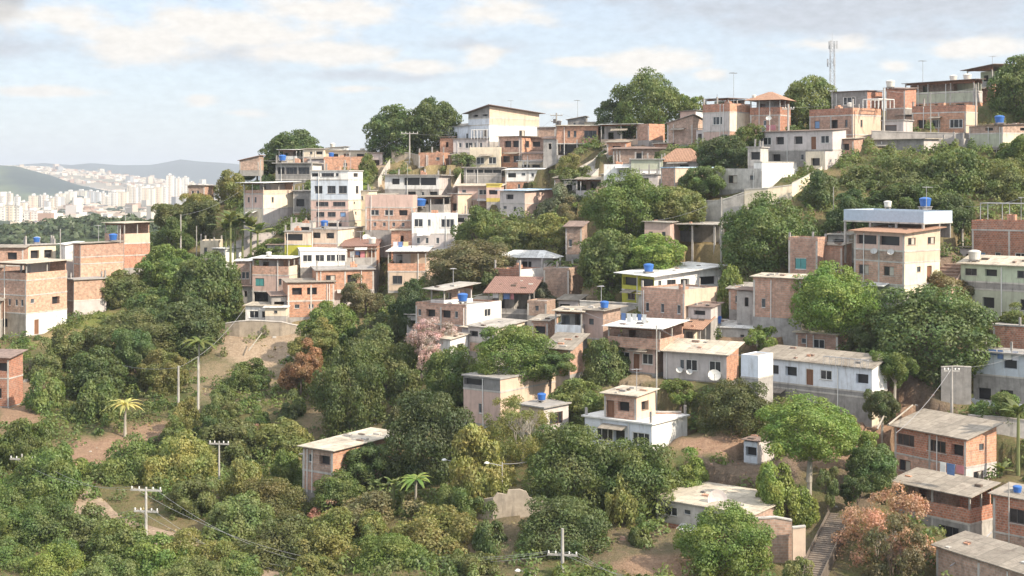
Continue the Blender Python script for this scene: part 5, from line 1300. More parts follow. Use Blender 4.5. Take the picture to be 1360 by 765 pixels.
for i, (a, b, s, lab) in enumerate([
 ((1264,489,133),(1190,575,127),.5,'wire sagging toward the bare brick two-storey house'),((872,434,141),(985,472,137),.6,'wire from the slim pole to the long pale blue house'),
 ((872,433,141),(770,412,153),.5,'wire from the slim pole to the stilt house'),((958,264,170),(1060,222,184),.8,'wire climbing from the pale concrete pole to the broad grey house'),
 ((958,264,170),(860,294,172),.5,'wire from the pale concrete pole to the carport house'),((240,286,220),(330,246,221),.8,'wire from the leaning white pole to the cream corner house'),
 ((346,213,240),(420,204,250),.5,'wire along the upper left houses'),((544,177,243),(470,205,250),.5,'wire from the long-armed pole down to the left'),
 ((1174,120,194),(1300,116,193),.6,'wire across the front of the top row'),((1047,140,196),(940,130,206),.5,'wire in front of the tiled skyline house'),
 ((1278,274,166),(1360,262,160),.4,'wire from the pale pole to the right edge'),((237,488,157),(120,470,170),.8,'wire from the slope pole to the left'),
 ((237,488,157),(326,408,187),1.0,'wire from the slope pole up to the low white hut'),((739,152,232),(700,182,234),.3,'wire dropping from the ridge pole to the orange house'),
 ((667,616,121),(740,600,124),.3,'wire from the thin lamp pole into the dark trees'),((500,330,204),(610,286,212),.5,'wire crossing above the bright grass bank'),
 ((560,400,160),(700,372,176),.6,'wire over the roofs left of the maroon verandah'),((1134,318,152),(1050,312,157),.3,'wire over the shuttered pink room')]):
    wire(W(*a), W(*b), s, lab, r=.02)
# lattice tower
def lattice():
    D = 236; px = 1105.5; x = (px-CX)/F*D; top = (HY-55)/F*D; g = zt(x, D); hh = top-g
    e = empty('cell_tower', (x, D, g)); tag(e, 'pale grey lattice cell tower rising behind the skyline tree', 'tower')
    w = .42
    for sx in (-1,1):
        for sy in (-1,1):
            mb = MB(); mb.tube((sx*w,sy*w,-.5),(sx*w*.8,sy*w*.8,hh),.06,.05,M('paint:mast')); mb.build('leg', e)
    mb = MB(); n = int(hh/.8)
    for i in range(n):
        z0, z1 = hh*i/n, hh*(i+1)/n; s = 1 if i % 2 else -1
        for (a, b) in (((-s,-1),(s,-1)),((s,1),(-s,1)),((-1,s),(-1,-s)),((1,-s),(1,s))):
            mb.tube((a[0]*w*.9,a[1]*w*.9,z0),(b[0]*w*.9,b[1]*w*.9,z1),.03,.03,M('paint:mast'),4,False)
            mb.tube((a[0]*w*.9,a[1]*w*.9,z1),(b[0]*w*.9,b[1]*w*.9,z1),.025,.025,M('paint:mast'),4,False)
    mb.build('bracing', e)
    for k, (a, z) in enumerate([(0,hh-1.2),(2.1,hh-1.2),(4.2,hh-1.2),(1,hh-4),(3,hh-4.2),(5,hh-4)]):
        mb = MB(); cx, cy = .75*math.cos(a), .75*math.sin(a); mb.box(cx-.12,cy-.08,z,cx+.12,cy+.08,z+1.3,M('paint:mast')); mb.tube((cx,cy,z+.6),(0,0,z+.6),.03,.03,M('paint:mast')); mb.build('antenna', e)
    mb = MB(); mb.tube((0,0,hh),(0,0,hh+1.4),.03,.02,M('paint:mast')); mb.build('lightning_rod', e)
lattice()

# ------------------------------------------------------------------ walls, stairs, fences
def slopewall(pts, label, mat, thick=.3, name='retaining_wall', cat='wall', foot=1.0):
    """pts: (px, ytop, ybottom, D) - a wall that follows these points, real thickness behind"""
    e = empty(name, W(pts[0][0], pts[0][2], pts[0][3])); tag(e, label, cat); o0 = e.location
    mb = MB()
    for a, b in zip(pts, pts[1:]):
        A0, A1, B0, B1 = [Vector(W(p[0], p[k], p[3]))-Vector(o0) for p in (a, b) for k in (2, 1)]
        A0.z -= foot; B0.z -= foot; t = Vector((0, thick, 0))
        mb.hexa([A0, B0, B0+t, A0+t], [A1, B1, B1+t, A1+t], M(mat))
    mb.build('wall_face', e)
    if name == 'ruined_wall': return
    mb = MB(); 
    for a, b in zip(pts, pts[1:]):
        A1 = Vector(W(a[0], a[1], a[3]))-Vector(o0); B1 = Vector(W(b[0], b[1], b[3]))-Vector(o0); t = Vector((0, thick+.06, 0)); u = Vector((0,-.06,.003)); k = Vector((0,0,.1))
        mb.hexa([A1+u, B1+u, B1+t, A1+t], [A1+u+k, B1+u+k, B1+t+k, A1+t+k], M('conc:light'))
    mb.build('coping', e)
slopewall([(299,430,446,183.5),(318,427,447,183),(335,426,447,183),(374,428,446,183),(386,431,446,183.5),(412,436,449,184),(440,440,450,184)],'old rubble retaining wall below the low white hut, left slope','conc:stone')
slopewall([(299,330,340,214),(312,322,336,214),(336,312,330,214),(366,308,326,215)],'curved pale stone wall below the banana clump','conc:beige' if 0 else 'plaster:stained')
slopewall([(989,252,278,176),(1020,250,276,175),(1052,246,272,175)],'cream sunlit wall at the right foot of the broad grey house','plaster:cream')
slopewall([(1052,244,262,175.5),(1072,234,252,178),(1092,222,244,181)],'ramp-edge cream wall climbing right of the broad grey house','plaster:cream')
slopewall([(930,268,286,180),(960,266,284,178),(988,256,284,177)],'grey curved balustrade in front of the broad grey house','conc:light')
slopewall([(1287,552,560,132),(1330,555,564,131),(1372,560,570,130)],'pale kerb wall below the white balcony at right','conc:light')
slopewall([(600,672,712,120),(618,668,712,120),(634,672,712,120),(636,664,712,120),(655,661,712,119),(660,655,712,119),(673,657,712,119),(675,651,712,119),(690,650,700,119),(699,653,700,119),(703,661,700,119),(712,663,700,119),(738,672,700,119)],'broken ruined earth-toned wall with jagged top, bottom centre','conc:stone', name='ruined_wall')
slopewall([(770,222,250,214),(800,206,240,216),(824,196,226,219)],'light wall along the long concrete stair near the ridge','conc:light')
slopewall([(996,690,740,110),(1030,688,740,110),(1052,692,738,110)],'brick yard wall left of the concrete stairs, bottom','brick:dusty')
slopewall([(1053,702,742,109),(1070,700,742,109)],'ochre sunlit stub wall beside the concrete stairs','plaster:ochre')
slopewall([(820,545,560,138),(870,548,562,137),(905,548,558,137)],'low brick garden wall behind the sunlit white house','brick:orange')
slopewall([(770,400,408,163),(810,402,410,162),(848,404,414,161)],'grey garden wall left of the lime-yellow house','conc:light')
slopewall([(1057,472,480,142),(1100,472,482,142),(1160,474,486,142)],'low dark brick wall below the pink brick hut','brick:dark')
slopewall([(1250,488,546,136.2),(1270,487,546,136),(1290,488,546,136)],'dark grey panel fence left of the white balcony','conc:mid',.1,'fence','fence',foot=3.5)
slopewall([(1158,174,192,191.5),(1210,176,192,191),(1250,177,192,190.5),(1300,178,194,190)],'stained concrete retaining wall below the orange parapet house','conc:grey')
slopewall([(1176,166,186,196),(1212,166,186,195.5)],'dark yard wall beside the bare red brick house','conc:mid')
def stairs(px0, y0, D0, px1, y1, D1, n, w, label, mat='conc:light'):
    a = Vector(W(px0,y0,D0)); b = Vector(W(px1,y1,D1)); e = empty('staircase', a); tag(e, label, 'stairs')
    d = b-a; hd = Vector((d.x,d.y,0)).normalized(); s = Vector((hd.y,-hd.x,0))*w/2; run = Vector((d.x,d.y,0))/n; rise = d.z/n
    mb = MB()
    for i in range(n):
        p = run*i; z = rise*(i+1)
        c = [p-s, p+s, p+s+run, p-s+run]
        c = [Vector((q.x,q.y,0)) for q in c]
        if (c[1]-c[0]).cross(c[2]-c[1]).z < 0: c.reverse()
        mb.hexa([q+Vector((0,0,z-1.6)) for q in c],[q+Vector((0,0,z)) for q in c], M(mat))
    mb.build('steps', e)
    for sg in (-1,1):
        mb = MB(); o = s*sg*1.06; oo = s*sg*1.16
        c0 = [o, oo, oo+run*n, o+run*n]; 
        bt = [Vector((q.x,q.y,(0 if k < 2 else d.z)-1.8)) for k, q in enumerate(c0)]; tp = [Vector((q.x,q.y,(0 if k < 2 else d.z)+.32)) for k, q in enumerate(c0)]
        if sg > 0: bt.reverse(); tp.reverse()
        mb.hexa(bt, tp, M(mat)); mb.build('side_wall', e)
stairs(1072,774,105,1116,682,118,34,1.6,'long concrete stairs climbing beside the dry pink tree','conc:earthc')
stairs(486,268,229,522,214,247,22,1.8,'pale concrete stair climbing behind the bright upright green tree')
slopewall([(596,262,286,220),(604,244,270,223),(612,230,256,227)],'pale crumbling wall along the path beside the long broad-windowed white house','plaster:stained')
slopewall([(502,238,262,231),(510,224,250,236),(518,212,236,241)],'stained wall beside the pale stair, upper left','conc:light')
slopewall([(520,200,222,246),(546,204,222,245),(556,206,224,240)],'earth-coloured wall at the foot of the long-armed pole','conc:stone')
stairs(1232,398,149,1262,350,158,11,3.4,'broad brown steps between the tall house and pale green house','brick:dusty')
stairs(762,250,209,812,200,219,26,2.2,'long grey concrete stair running up to the ridge')
# wooden fence of sticks on the dry terraces
e = empty('stick_fence', at(905, 166)); tag(e, 'leaning fence of pale sticks on the dry terraces', 'fence'); o0 = Vector(e.location)
for i in range(12):
    px = 880+i*7; D = 164-i*.05+(i%3)*.5; p = Vector(at(px, D))-o0
    mb = MB(); mb.tube(p-Vector((0,0,.3)), p+Vector((HR.uniform(-.35,.35),0,HR.uniform(1.2,2.0))), .06,.04, M('wood:palebark'), 5); mb.build('stake', e)
mb = MB(); pv = None
for i in range(12):
    px = 880+i*7; p = Vector(at(px, 164.2))-o0+Vector((0,-.2,HR.uniform(.7,1.1)))
    if pv is not None: mb.tube(pv, p, .04,.04, M('wood:palebark'), 5)
    pv = p
mb.build('rail', e)
# big mesh dish at the bottom
x, y, z = W(952, 676, 117)
e = empty('mesh_dish', (x,y,zt(x,y))); tag(e, 'large round cream mesh dish behind the long low house', 'satellite dish')
z0 = z-zt(x,y)
import bmesh
mb = MB(); mb.lathe([(.02,0),(.3,.03),(.6,.12),(.85,.25)], M('plaster:stained'), 28); me = mb.mesh('reflector'); bm = bmesh.new(); bm.from_mesh(me); bm.faces.ensure_lookup_table(); bm.faces.remove(bm.faces[-1]); bmesh.ops.solidify(bm, geom=bm.faces[:], thickness=.03); bm.to_mesh(me); bm.free()
o = link('reflector', me, e); o.location = (0,0,z0+.7); o.rotation_euler = (R(72),0,R(8))
mb = MB(); mb.tube((0,.2,-.5),(0,.1,z0+.7),.06,.05,M('paint:antenna')); mb.build('mount', e)
for a in range(3):
    mb = MB(); t = a*2.1; mb.tube((.75*math.cos(t),-.3,z0+.7+.75*math.sin(t)),(0,-.9,z0+.75),.02,.02,M('paint:antenna'),4); mb.build('feed_arm', e)
# planks / fallen poles
for i, (px, py, D, px2, py2, D2, lab) in enumerate([(330,468,176,348,444,178,'pale plank leaning on the earth below the stone terrace'),(1165,572,130,1184,534,135,'left pale pole lying on the bare earth slope, right'),(1180,566,130,1212,540,134,'right pale pole lying on the bare earth slope'),(1126,600,124,1150,578,127,'grey plank on the red earth beside the dark bush')]):
    mb = MB(); mb.tube(W(px,py-2,D), W(px2,py2-2,D2), .09,.07, M('wood:palebark'), 6); o = mb.build('fallen_pole'); tag(o, lab, 'pole')
# ------------------------------------------------------------------ ground sheet
# soil zones given as (px, py, rx, ry, strength, kind) on the hillside: kind 0 red earth, 1 straw grass, 2 green grass, 3 pale road
ZN = [(175,594,80,15,1,0),(98,620,40,24,1,0),(215,575,50,14,.9,0),(350,462,60,32,1,4),(310,505,60,34,.45,4),(105,680,24,28,1,5),(142,703,44,17,1,5),(188,718,50,16,1,5),(236,735,48,14,1,3),(276,750,34,14,1,3),(190,750,120,20,1,6),(110,722,30,20,1,6),(1085,735,40,50,1,6),(1120,690,26,26,1,6),
 (880,348,55,26,1,1),(930,330,40,16,1,1),(960,590,60,14,1,0),(990,640,80,46,.9,5),(1100,590,40,40,.9,0),(1170,560,40,50,1,0),(1200,520,40,50,1,5),(1230,560,40,60,.9,5),(1130,660,30,50,.8,5),
 (1250,375,36,40,1,5),(1265,470,40,50,.8,5),(820,495,60,18,.8,4),(745,395,45,14,.9,4),(500,318,50,14,1,2),(105,452,60,14,.8,1),(150,430,60,16,.5,2),(25,530,40,40,.9,0),(560,213,40,14,.9,1),(508,240,14,30,.9,4),
 (490,240,14,20,1,2),(785,232,30,22,.8,4),(450,560,60,60,.4,5),(660,710,70,50,.5,5),(850,730,80,30,.5,5),(1000,455,50,20,.8,0),(880,752,60,14,.9,0),(960,745,80,18,.6,1),(870,575,40,14,.8,0),(440,430,60,14,.7,1),(610,260,20,40,.8,4),(340,330,50,14,.6,4)]
def zonevals(px, py):
    out = np.zeros((7,)+px.shape)
    wob = vnoise(px, py, 21, 9)*.9+vnoise(px, py, 8, 10)*.5
    for (a, b, rx, ry, s, k) in ZN:
        d = np.sqrt(((px-a)/rx)**2+((py-b)/ry)**2)+wob*.5
        out[k] = np.maximum(out[k], np.clip((1.25-d)/.45, 0, 1)*s)
    return out
PXA = np.broadcast_to(PXG[:, None], GZ.shape); PYA = HY-GZ*F/GY
near = (GY > 96) & (GY < 262)
zv = zonevals(PXA, PYA)*near
ni, nj = GZ.shape
V = np.stack([GX, GY, GZ], -1).reshape(-1, 3)
I = np.arange(ni*nj).reshape(ni, nj)
Q = np.stack([I[:-1,:-1], I[1:,:-1], I[1:,1:], I[:-1,1:]], -1).reshape(-1, 4)
def ground_mat():
    m, nt = newmat('hillside_ground'); geo = N(nt, 'ShaderNodeNewGeometry'); p = geo.outputs['Position']
    a = lambda n_: N(nt, 'ShaderNodeAttribute', attribute_name=n_).outputs['Fac']
    n1 = noise(nt, p, .22, 6, .65); n2 = noise(nt, p, 1.7, 6, .7); n3 = noise(nt, p, 6, 4, .7)
    base = mixc(nt, maprange(nt, n1, .4, .6), (.085,.105,.038), (.20,.165,.085))
    base = mixc(nt, maprange(nt, n2, .5, .68, 0, .7), base, (.20,.13,.085))
    for nm, c1, c2 in (('z2',(.13,.19,.035),(.22,.26,.06)), ('z1',(.28,.22,.11),(.42,.33,.18)), ('z5',(.16,.115,.085),(.25,.19,.145)), ('z4',(.30,.22,.15),(.46,.36,.26)), ('z0',(.25,.155,.105),(.38,.26,.18)), ('z3',(.42,.33,.24),(.55,.45,.35))):
        col = mixc(nt, maprange(nt, n2, .3, .7), c1, c2)
        base = mixc(nt, a(nm), base, col)
    base = mixc(nt, a('z6'), base, mixc(nt, maprange(nt, n2, .4, .6), (.17,.13,.09), (.16,.15,.07)))
    base = mixc(nt, 1.0, base, maprange(nt, n3, .25, .75, .72, 1.2), 'MULTIPLY')
    h = mathn(nt, 'ADD', n2, n3)
    finish(nt, base, .95, h, .1, bstr=.9, bdist=.25)
    return m
me = npmesh('ground', V, Q, [ground_mat()], attrs={'z%d' % k: zv[k].reshape(-1) for k in range(7)}, smooth=True)
tag(link('ground', me), kind='structure')

# dirt road through the valley: a worn sheet just above the ground
rpts = [(84,652,133),(100,672,130),(118,690,127),(150,706,123),(190,720,120),(230,733,117),(262,744,115),(300,756,112),(340,772,109),(400,800,105)]
V = []; Q = []
for i, (px, py, D) in enumerate(rpts):
    D = Dat(px, py); x = (px-CX)/F*D
    n_ = rpts[min(i+1, len(rpts)-1)]; p_ = rpts[max(i-1, 0)]
    dx = (n_[0]-p_[0])/F*120; dy = Dat(n_[0], n_[1])-Dat(p_[0], p_[1]); l = math.hypot(dx, dy); nx_, ny_ = -dy/l, dx/l
    for q in range(9):
        o_ = (q-4)*.62*(1+.12*math.sin(i*2.1)); X_, Y_ = x+nx_*o_, D+ny_*o_; V.append((X_, Y_, zt(X_, Y_)+.05-.02*abs(q-4)))
def subdiv(V, n, m, k):
    A = np.array(V).reshape(n, m, 3); t = np.linspace(0, n-1, (n-1)*k+1); B = np.stack([np.stack([np.interp(t, range(n), A[:,j,c]) for c in range(3)], -1) for j in range(m)], 1)
    for a_ in B.reshape(-1, 3): a_[2] = zt(a_[0], a_[1])+.06
    return B
B = subdiv(V, len(rpts), 9, 14); I = np.arange(B.shape[0]*9).reshape(B.shape[0], 9)
Q = np.stack([I[:-1,:-1], I[:-1,1:], I[1:,1:], I[1:,:-1]], -1).reshape(-1,4)
rm_, nt = newmat('dirt_road'); gp = N(nt, 'ShaderNodeNewGeometry').outputs['Position']
c_ = mixc(nt, maprange(nt, noise(nt, gp, .5, 6, .7), .35, .65), (.23,.17,.125), (.36,.28,.20)); c_ = mixc(nt, 1.0, c_, maprange(nt, noise(nt, gp, 4, 4, .7), .3, .7, .75, 1.2), 'MULTIPLY')
finish(nt, c_, .95, noise(nt, gp, 3, 5), .1, bstr=.6, bdist=.1)
tag(link('dirt_road', npmesh('dirt_road', B.reshape(-1,3), Q, [rm_], smooth=True)), kind='structure')

# ------------------------------------------------------------------ ground cover
rs = np.random.RandomState(5)
def inside_house(x, y, m=.4):
    bad = np.zeros(x.shape, bool)
    for (hx, hy, th, wA, dB, zb) in FOOT:
        c, s = math.cos(th), math.sin(th); dx = x-hx; dy = y-hy; lx = dx*c+dy*s; ly = -dx*s+dy*c
        bad |= (lx > -wA-m) & (lx < m) & (ly > -m-1.8) & (ly < dB+m)
    return bad
ZT = np.vectorize(zt)
def scatter(n, dmin=97, dmax=258, pxa=-220, pxb=1580):
    D = np.sqrt(rs.uniform(dmin**2, dmax**2, n)); px = rs.uniform(pxa, pxb, n)
    x = (px-CX)/F*D; z = ZT(x, D); py = HY-z*F/D
    return x, D, z, px, py
def cover(name, label, n, leaf, kfun, size, nl, rad, hgt, cat):
    x, y, z, px, py = scatter(n)
    zz = zonevals(px, py); keep = kfun(px, py, zz, y) & ~inside_house(x, y)
    x, y, z = x[keep], y[keep], z[keep]; m = len(x)
    r = rad*(.5+rs.rand(m)**2*1.2); h = hgt*(.5+rs.rand(m)**2*1.2)
    d = rs.normal(size=(m, nl, 3)); d /= np.linalg.norm(d, axis=2)[..., None]; d[..., 2] = np.abs(d[..., 2])
    k = (.5+.5*rs.rand(m, nl)**.6)[..., None]
    P = d*k*np.stack([r, r, h], -1)[:, None, :] + np.stack([x, y, z-.1], -1)[:, None, :]
    Nn = d+rs.normal(size=d.shape)*.5; Nn /= np.linalg.norm(Nn, axis=2)[..., None]
    V, Q = leaf_quads(P.reshape(-1,3), Nn.reshape(-1,3), size, rs, 1.6)
    lv = (np.repeat(rs.rand(m)*.6, nl)+.4*rs.rand(m*nl))
    me = npmesh(name, V, Q, [M('leaf:'+leaf)], fattrs={'lv': lv}); o = link(name, me); tag(o, label, cat, kind='stuff')
bare = lambda zz: np.maximum.reduce([zz[0], zz[6]*2, zz[1]*.8, zz[3]*2, zz[4]*.85, zz[5]*.75])
patch = lambda px, py, s, sd: vnoise(px, py, s, sd)
cover('undergrowth', 'dark green scrub and bushes covering the slopes between houses', 6800, 'mango', lambda px, py, zz, y: (patch(px,py,40,21) > -.12) & (rs.rand(len(px)) > bare(zz)*1.1), .19, 110, 1.15, 1.3, 'undergrowth')
cover('scrub', 'olive and straw coloured scrub scattered over the slopes', 3600, 'olive', lambda px, py, zz, y: (patch(px,py,36,22) > -.1) & (rs.rand(len(px)) > bare(zz)), .18, 95, 1.0, 1.0, 'scrub')
cover('bright_shrubs', 'light green leafy shrubs among the trees', 1500, 'bright', lambda px, py, zz, y: (patch(px,py,30,23) > 0) & (rs.rand(len(px)) > bare(zz)*1.1), .19, 100, 1.0, 1.1, 'shrubs')
cover('dry_weeds', 'dry straw weeds on the bare earth and terraces', 6500, 'straw', lambda px, py, zz, y: (rs.rand(len(px)) < .12+.5*np.maximum(zz[1], zz[4]*.5)+.2*zz[0]), .2, 9, .4, .35, 'dry grass')
cover('green_grass', 'bright green grass on the banks', 9000, 'bright', lambda px, py, zz, y: (rs.rand(len(px)) < zz[2]), .2, 14, .4, .3, 'grass')
cover('far_slope_wood', 'scrub on the hidden side beyond the ridge', 900, 'dark', lambda px, py, zz, y: (y > 230) & (px < 420), .5, 40, 1.5, 1.6, 'undergrowth')
# rubble and stones on the bare slopes
x, y, z, px, py = scatter(9000); zz = zonevals(px, py); k = (rs.rand(len(px)) < np.maximum.reduce([zz[0]*.5, zz[4]*.6, zz[5]*.5])+.01) & ~inside_house(x, y, 0)
mb = MB()
for a, b, c in zip(x[k], y[k], z[k]):
    s = .06+.22*random.random()**3; q = [(random.uniform(-.5,.5)*s*.4, random.uniform(-.5,.5)*s*.4) for _ in range(8)]
    cs = ((-1,-1),(1,-1),(1,1),(-1,1))
    mb.hexa([(a+cx*s+q[i][0], b+cy*s+q[i][1], c-.06) for i,(cx,cy) in enumerate(cs)], [(a+cx*s*.7+q[i+4][0], b+cy*s*.7+q[i+4][1], c+s*random.uniform(.5,1)) for i,(cx,cy) in enumerate(cs)], M('conc:light' if random.random() < .5 else 'brick:pink'))
o = mb.build('rubble'); tag(o, 'small stones and broken bricks strewn on bare earth', 'rubble', kind='stuff')

# ------------------------------------------------------------------ distance: wooded hill, city, far hills
def mound(name, prof, D0, half, zb, mat, step=6, nr=14, amp=1.0, ns=60):
    pxs = np.arange(prof[0][0], prof[-1][0]+1, step).astype(float); tops = np.interp(pxs, [p[0] for p in prof], [p[1] for p in prof])
    t = np.linspace(-1, 1.6, nr); V = []
    DD = D0+t*half
    X = (pxs[:,None]-CX)/F*DD[None]; Y = np.broadcast_to(DD[None], X.shape)
    zt_ = (HY-tops)/F*D0
    sh = np.where(t < 0, np.cos(t*math.pi/2)**1.0, np.cos(np.clip(t/1.6,0,1)*math.pi/2))
    Z = zb+(zt_[:,None]-zb)*sh[None]+vnoise(X, Y, ns, 31)*amp*sh[None]+vnoise(X, Y, ns/3, 32)*amp*.4*sh[None]
    V = np.stack([X, Y, Z], -1).reshape(-1,3); I = np.arange(X.size).reshape(X.shape)
    Q = np.stack([I[:-1,:-1], I[1:,:-1], I[1:,1:], I[:-1,1:]], -1).reshape(-1,4)
    tag(link(name, npmesh(name, V, Q, [mat], smooth=True)), kind='structure'); return X, Y, Z
def landmat(name, c1, c2, sc, c3=None):
    m, nt = newmat(name); p = N(nt, 'ShaderNodeNewGeometry').outputs['Position']
    c = mixc(nt, maprange(nt, noise(nt, p, sc, 6, .65), .4, .6), c1, c2)
    if c3: c = mixc(nt, maprange(nt, noise(nt, p, sc*.35, 4, .6), .53, .6), c, c3)
    finish(nt, c, .95, None, .1); return m
wx, wy, wz = mound('wooded_hill', [(-700,298),(-300,308),(-60,316),(0,314),(25,309),(60,309),(78,304),(100,300),(130,298),(165,299),(195,303),(260,310),(420,335)], 620, 150, -60, landmat('wood_floor',(.035,.05,.025),(.06,.08,.035),.05), amp=3)
k = rs.choice(wx.size, 2600); ppx = wx.ravel()[k]+rs.uniform(-4,4,2600); ppy = wy.ravel()[k]+rs.uniform(-8,8,2600); ppz = wz.ravel()[k]
nl = 60; r = 2.4+rs.rand(2600)*2.4
d = rs.normal(size=(2600,nl,3)); d /= np.linalg.norm(d,axis=2)[...,None]; d[...,2] = np.abs(d[...,2])
P = d*r[:,None,None]*np.array([1,1,.8])+np.stack([ppx,ppy,ppz],-1)[:,None,:]
V, Q = leaf_quads(P.reshape(-1,3), (d+rs.normal(size=d.shape)*.3).reshape(-1,3)/1.1, 1.5, rs, 1.3)
tag(link('distant_wood', npmesh('distant_wood', V, Q, [M('leaf:far')], fattrs={'lv': np.repeat(rs.rand(2600),nl)*.6+.4*rs.rand(2600*nl)})), 'dark green wood on the low hill before the city', 'wood', kind='stuff')
c1x, c1y, c1z = mound('city_hill', [(-500,222),(-100,219),(0,222),(40,222),(80,224),(140,230),(200,238),(260,244),(330,252),(480,262)], 5200, 1200, -62, landmat('city_slope',(.20,.19,.14),(.28,.24,.19),.004), step=5, amp=10, ns=500)
mx, my, mz = mound('green_hill', [(-600,214),(-200,217),(-60,219),(0,221),(22,222),(45,229),(70,236),(100,246),(140,256),(190,264),(260,272)], 3700, 600, -62, landmat('green_slope',(.03,.045,.045),(.05,.068,.06),.006,(.10,.125,.07)), step=5, amp=12, ns=260)
mound('far_hills', [(-900,212),(-200,219),(-60,216),(0,222),(30,219),(60,217),(95,220),(120,218),(160,221),(200,221),(222,217),(240,213),(262,215),(290,216),(330,219),(420,222),(700,226),(1300,215),(2200,220)], 7600, 1500, -62, landmat('far_slope',(.035,.05,.055),(.06,.075,.075),.0015), step=6, amp=30, ns=900)
# towers: (px0, px1, ytop, ybase, colour)
TW = [(-30,-12,268,303,'w'),(-8,8,276,303,'w'),(9,19,274,305,'c'),(20,28,275,305,'w'),(36,53,281,301,'w'),(55,72,280,300,'w'),(40,50,261,281,'c'),(52,55,262,281,'g'),(56,63,260,281,'w'),(65,71,264,281,'c'),(72,79,262,280,'w'),(76,85,258,276,'c'),
 (88,100,255,270,'w'),(102,115,254,269,'c'),(117,125,255,272,'g'),(126,133,256,273,'g'),(135,140,257,274,'w'),(146,157,256,279,'w'),(158,169,256,280,'c'),(170,175,248,277,'c'),(176,182,250,277,'w'),(183,190,248,274,'w'),(190,198,251,275,'c'),
 (199,205,252,288,'w'),(206,215,250,284,'c'),(216,221,250,280,'w'),(222,230,235,278,'w'),(231,234,238,268,'g'),(235,240,238,270,'w'),(243,250,237,268,'w'),(252,257,243,266,'c'),(140,145,262,276,'c'),(110,118,264,276,'w'),(60,66,268,284,'g'),(28,35,270,290,'c'),(0,6,262,282,'w'),(10,16,258,278,'c'),(20,26,262,280,'w'),(-22,-10,258,284,'c')]
PLACEW = ['nearest row','second row','far row']
used_l = set()
for i, (a, b, t, bs, c) in enumerate(TW):
    D = 60*F/(bs-HY); w = (b-a)/F*D*1.12; h = (bs-t)/F*D*1.04; x = ((a+b)/2-CX)/F*D
    e = empty('tower_block', (x, D, -60), R(rs.uniform(-14,4)))
    e['group'] = 'city tower blocks beyond the wooded hill'; e['category'] = 'tower block'
    e['label'] = ('white apartment tower block in the hazy city beyond the left shoulder houses', 'cream apartment tower block in the hazy city beyond the left shoulder houses', 'grey apartment tower block in the hazy city beyond the left shoulder houses')['wcg'.index(c)]
    m = M('tower:tower'+c); dp = min(w*.8, 16)
    mb = MB(); mb.box(-w/2,-dp/2,-4,w/2,dp/2,h,m); mb.build('facade', e)
    mb = MB(); mb.box(-w/2-.3,-dp/2-.3,h+.01,w/2+.3,dp/2+.3,h+.8,M('conc:light')); mb.box(-w*.18,-dp*.25,h+.8,w*.14,dp*.2,h+4,M('plaster:white')); mb.build('roof', e)
    mb = MB(); 
    mb.box(-.7,-dp/2-.5,0,.7,-dp/2-.01,h-1,M('conc:light' if i % 2 else 'plaster:ochre')); mb.build('stair_core', e)
# sprawl of low buildings
def sprawl(name, label, pts, smin, smax, hmin, hmax):
    n = len(pts); V = np.zeros((n,8,3)); cols = np.zeros((n,3))
    a = rs.uniform(0, 3.14, n); wx_ = rs.uniform(smin, smax, n)/2; wy_ = rs.uniform(smin, smax, n)/2; hh = rs.uniform(hmin, hmax, n)*(1+(rs.rand(n)<.04)*rs.uniform(1,2.5,n))
    for k, (sx, sy, sz) in enumerate([(-1,-1,0),(1,-1,0),(1,1,0),(-1,1,0),(-1,-1,1),(1,-1,1),(1,1,1),(-1,1,1)]):
        dx = sx*wx_; dy = sy*wy_
        V[:,k,0] = pts[:,0]+dx*np.cos(a)-dy*np.sin(a); V[:,k,1] = pts[:,1]+dx*np.sin(a)+dy*np.cos(a); V[:,k,2] = pts[:,2]+(hh if sz else -3)
    base = np.arange(n)[:,None,None]*8
    Qb = np.array([(4,5,6,7),(0,1,5,4),(1,2,6,5),(2,3,7,6),(3,0,4,7)])[None]
    Q = (base+Qb).reshape(-1,4)
    pal = np.array([(.60,.56,.48),(.50,.43,.36),(.36,.24,.18),(.56,.48,.38),(.34,.35,.36),(.66,.63,.58)]); c = pal[rs.choice(6, n, p=[.28,.18,.14,.18,.08,.14])]
    fc = np.repeat(c, 5, axis=0); fc[::5] = np.where(rs.rand(n,1) < .45, np.array([[.40,.22,.15]]), c*.75)
    me = npmesh(name, V.reshape(-1,3), Q, [M('attrcol:city')])
    at_ = me.attributes.new('Col', 'FLOAT_COLOR', 'FACE'); at_.data.foreach_set('color', np.concatenate([fc, np.ones((len(fc),1))], 1).astype(np.float32).ravel())
    tag(link(name, me), label, 'city', kind='stuff')
n = 5200; by = rs.uniform(252, 306, n); D = 60*F/(by-HY); px = rs.uniform(-260, 420, n); keep = ~((by > 284) & (rs.rand(n) < .6))
sprawl('distant_city', 'pale low buildings of the hazy city beyond the hill', np.stack([(px-CX)/F*D, D, np.full(n,-60.)], -1)[keep], 9, 20, 4, 9)
k = rs.choice(c1x.size, 9000); pts = np.stack([c1x.ravel()[k]+rs.uniform(-14,14,9000), c1y.ravel()[k]+rs.uniform(-90,90,9000), c1z.ravel()[k]-3], -1)
pts = pts[pts[:,1] < 5300]
sprawl('city_on_slope', 'crowded pale houses spread over the distant slope', pts, 11, 20, 4, 8)
n = 1500; by = rs.uniform(256, 306, n); D = 60*F/(by-HY); px = rs.uniform(-260, 420, n); kk = vnoise(px, by*4, 30, 77) > .02; D, px = D[kk], px[kk]; n = len(D)
r = rs.uniform(5, 11, n); d = rs.normal(size=(n,18,3)); d /= np.linalg.norm(d,axis=2)[...,None]; d[...,2] = np.abs(d[...,2])
P = d*r[:,None,None]+np.stack([(px-CX)/F*D, D, np.full(n,-60.)], -1)[:,None,:]
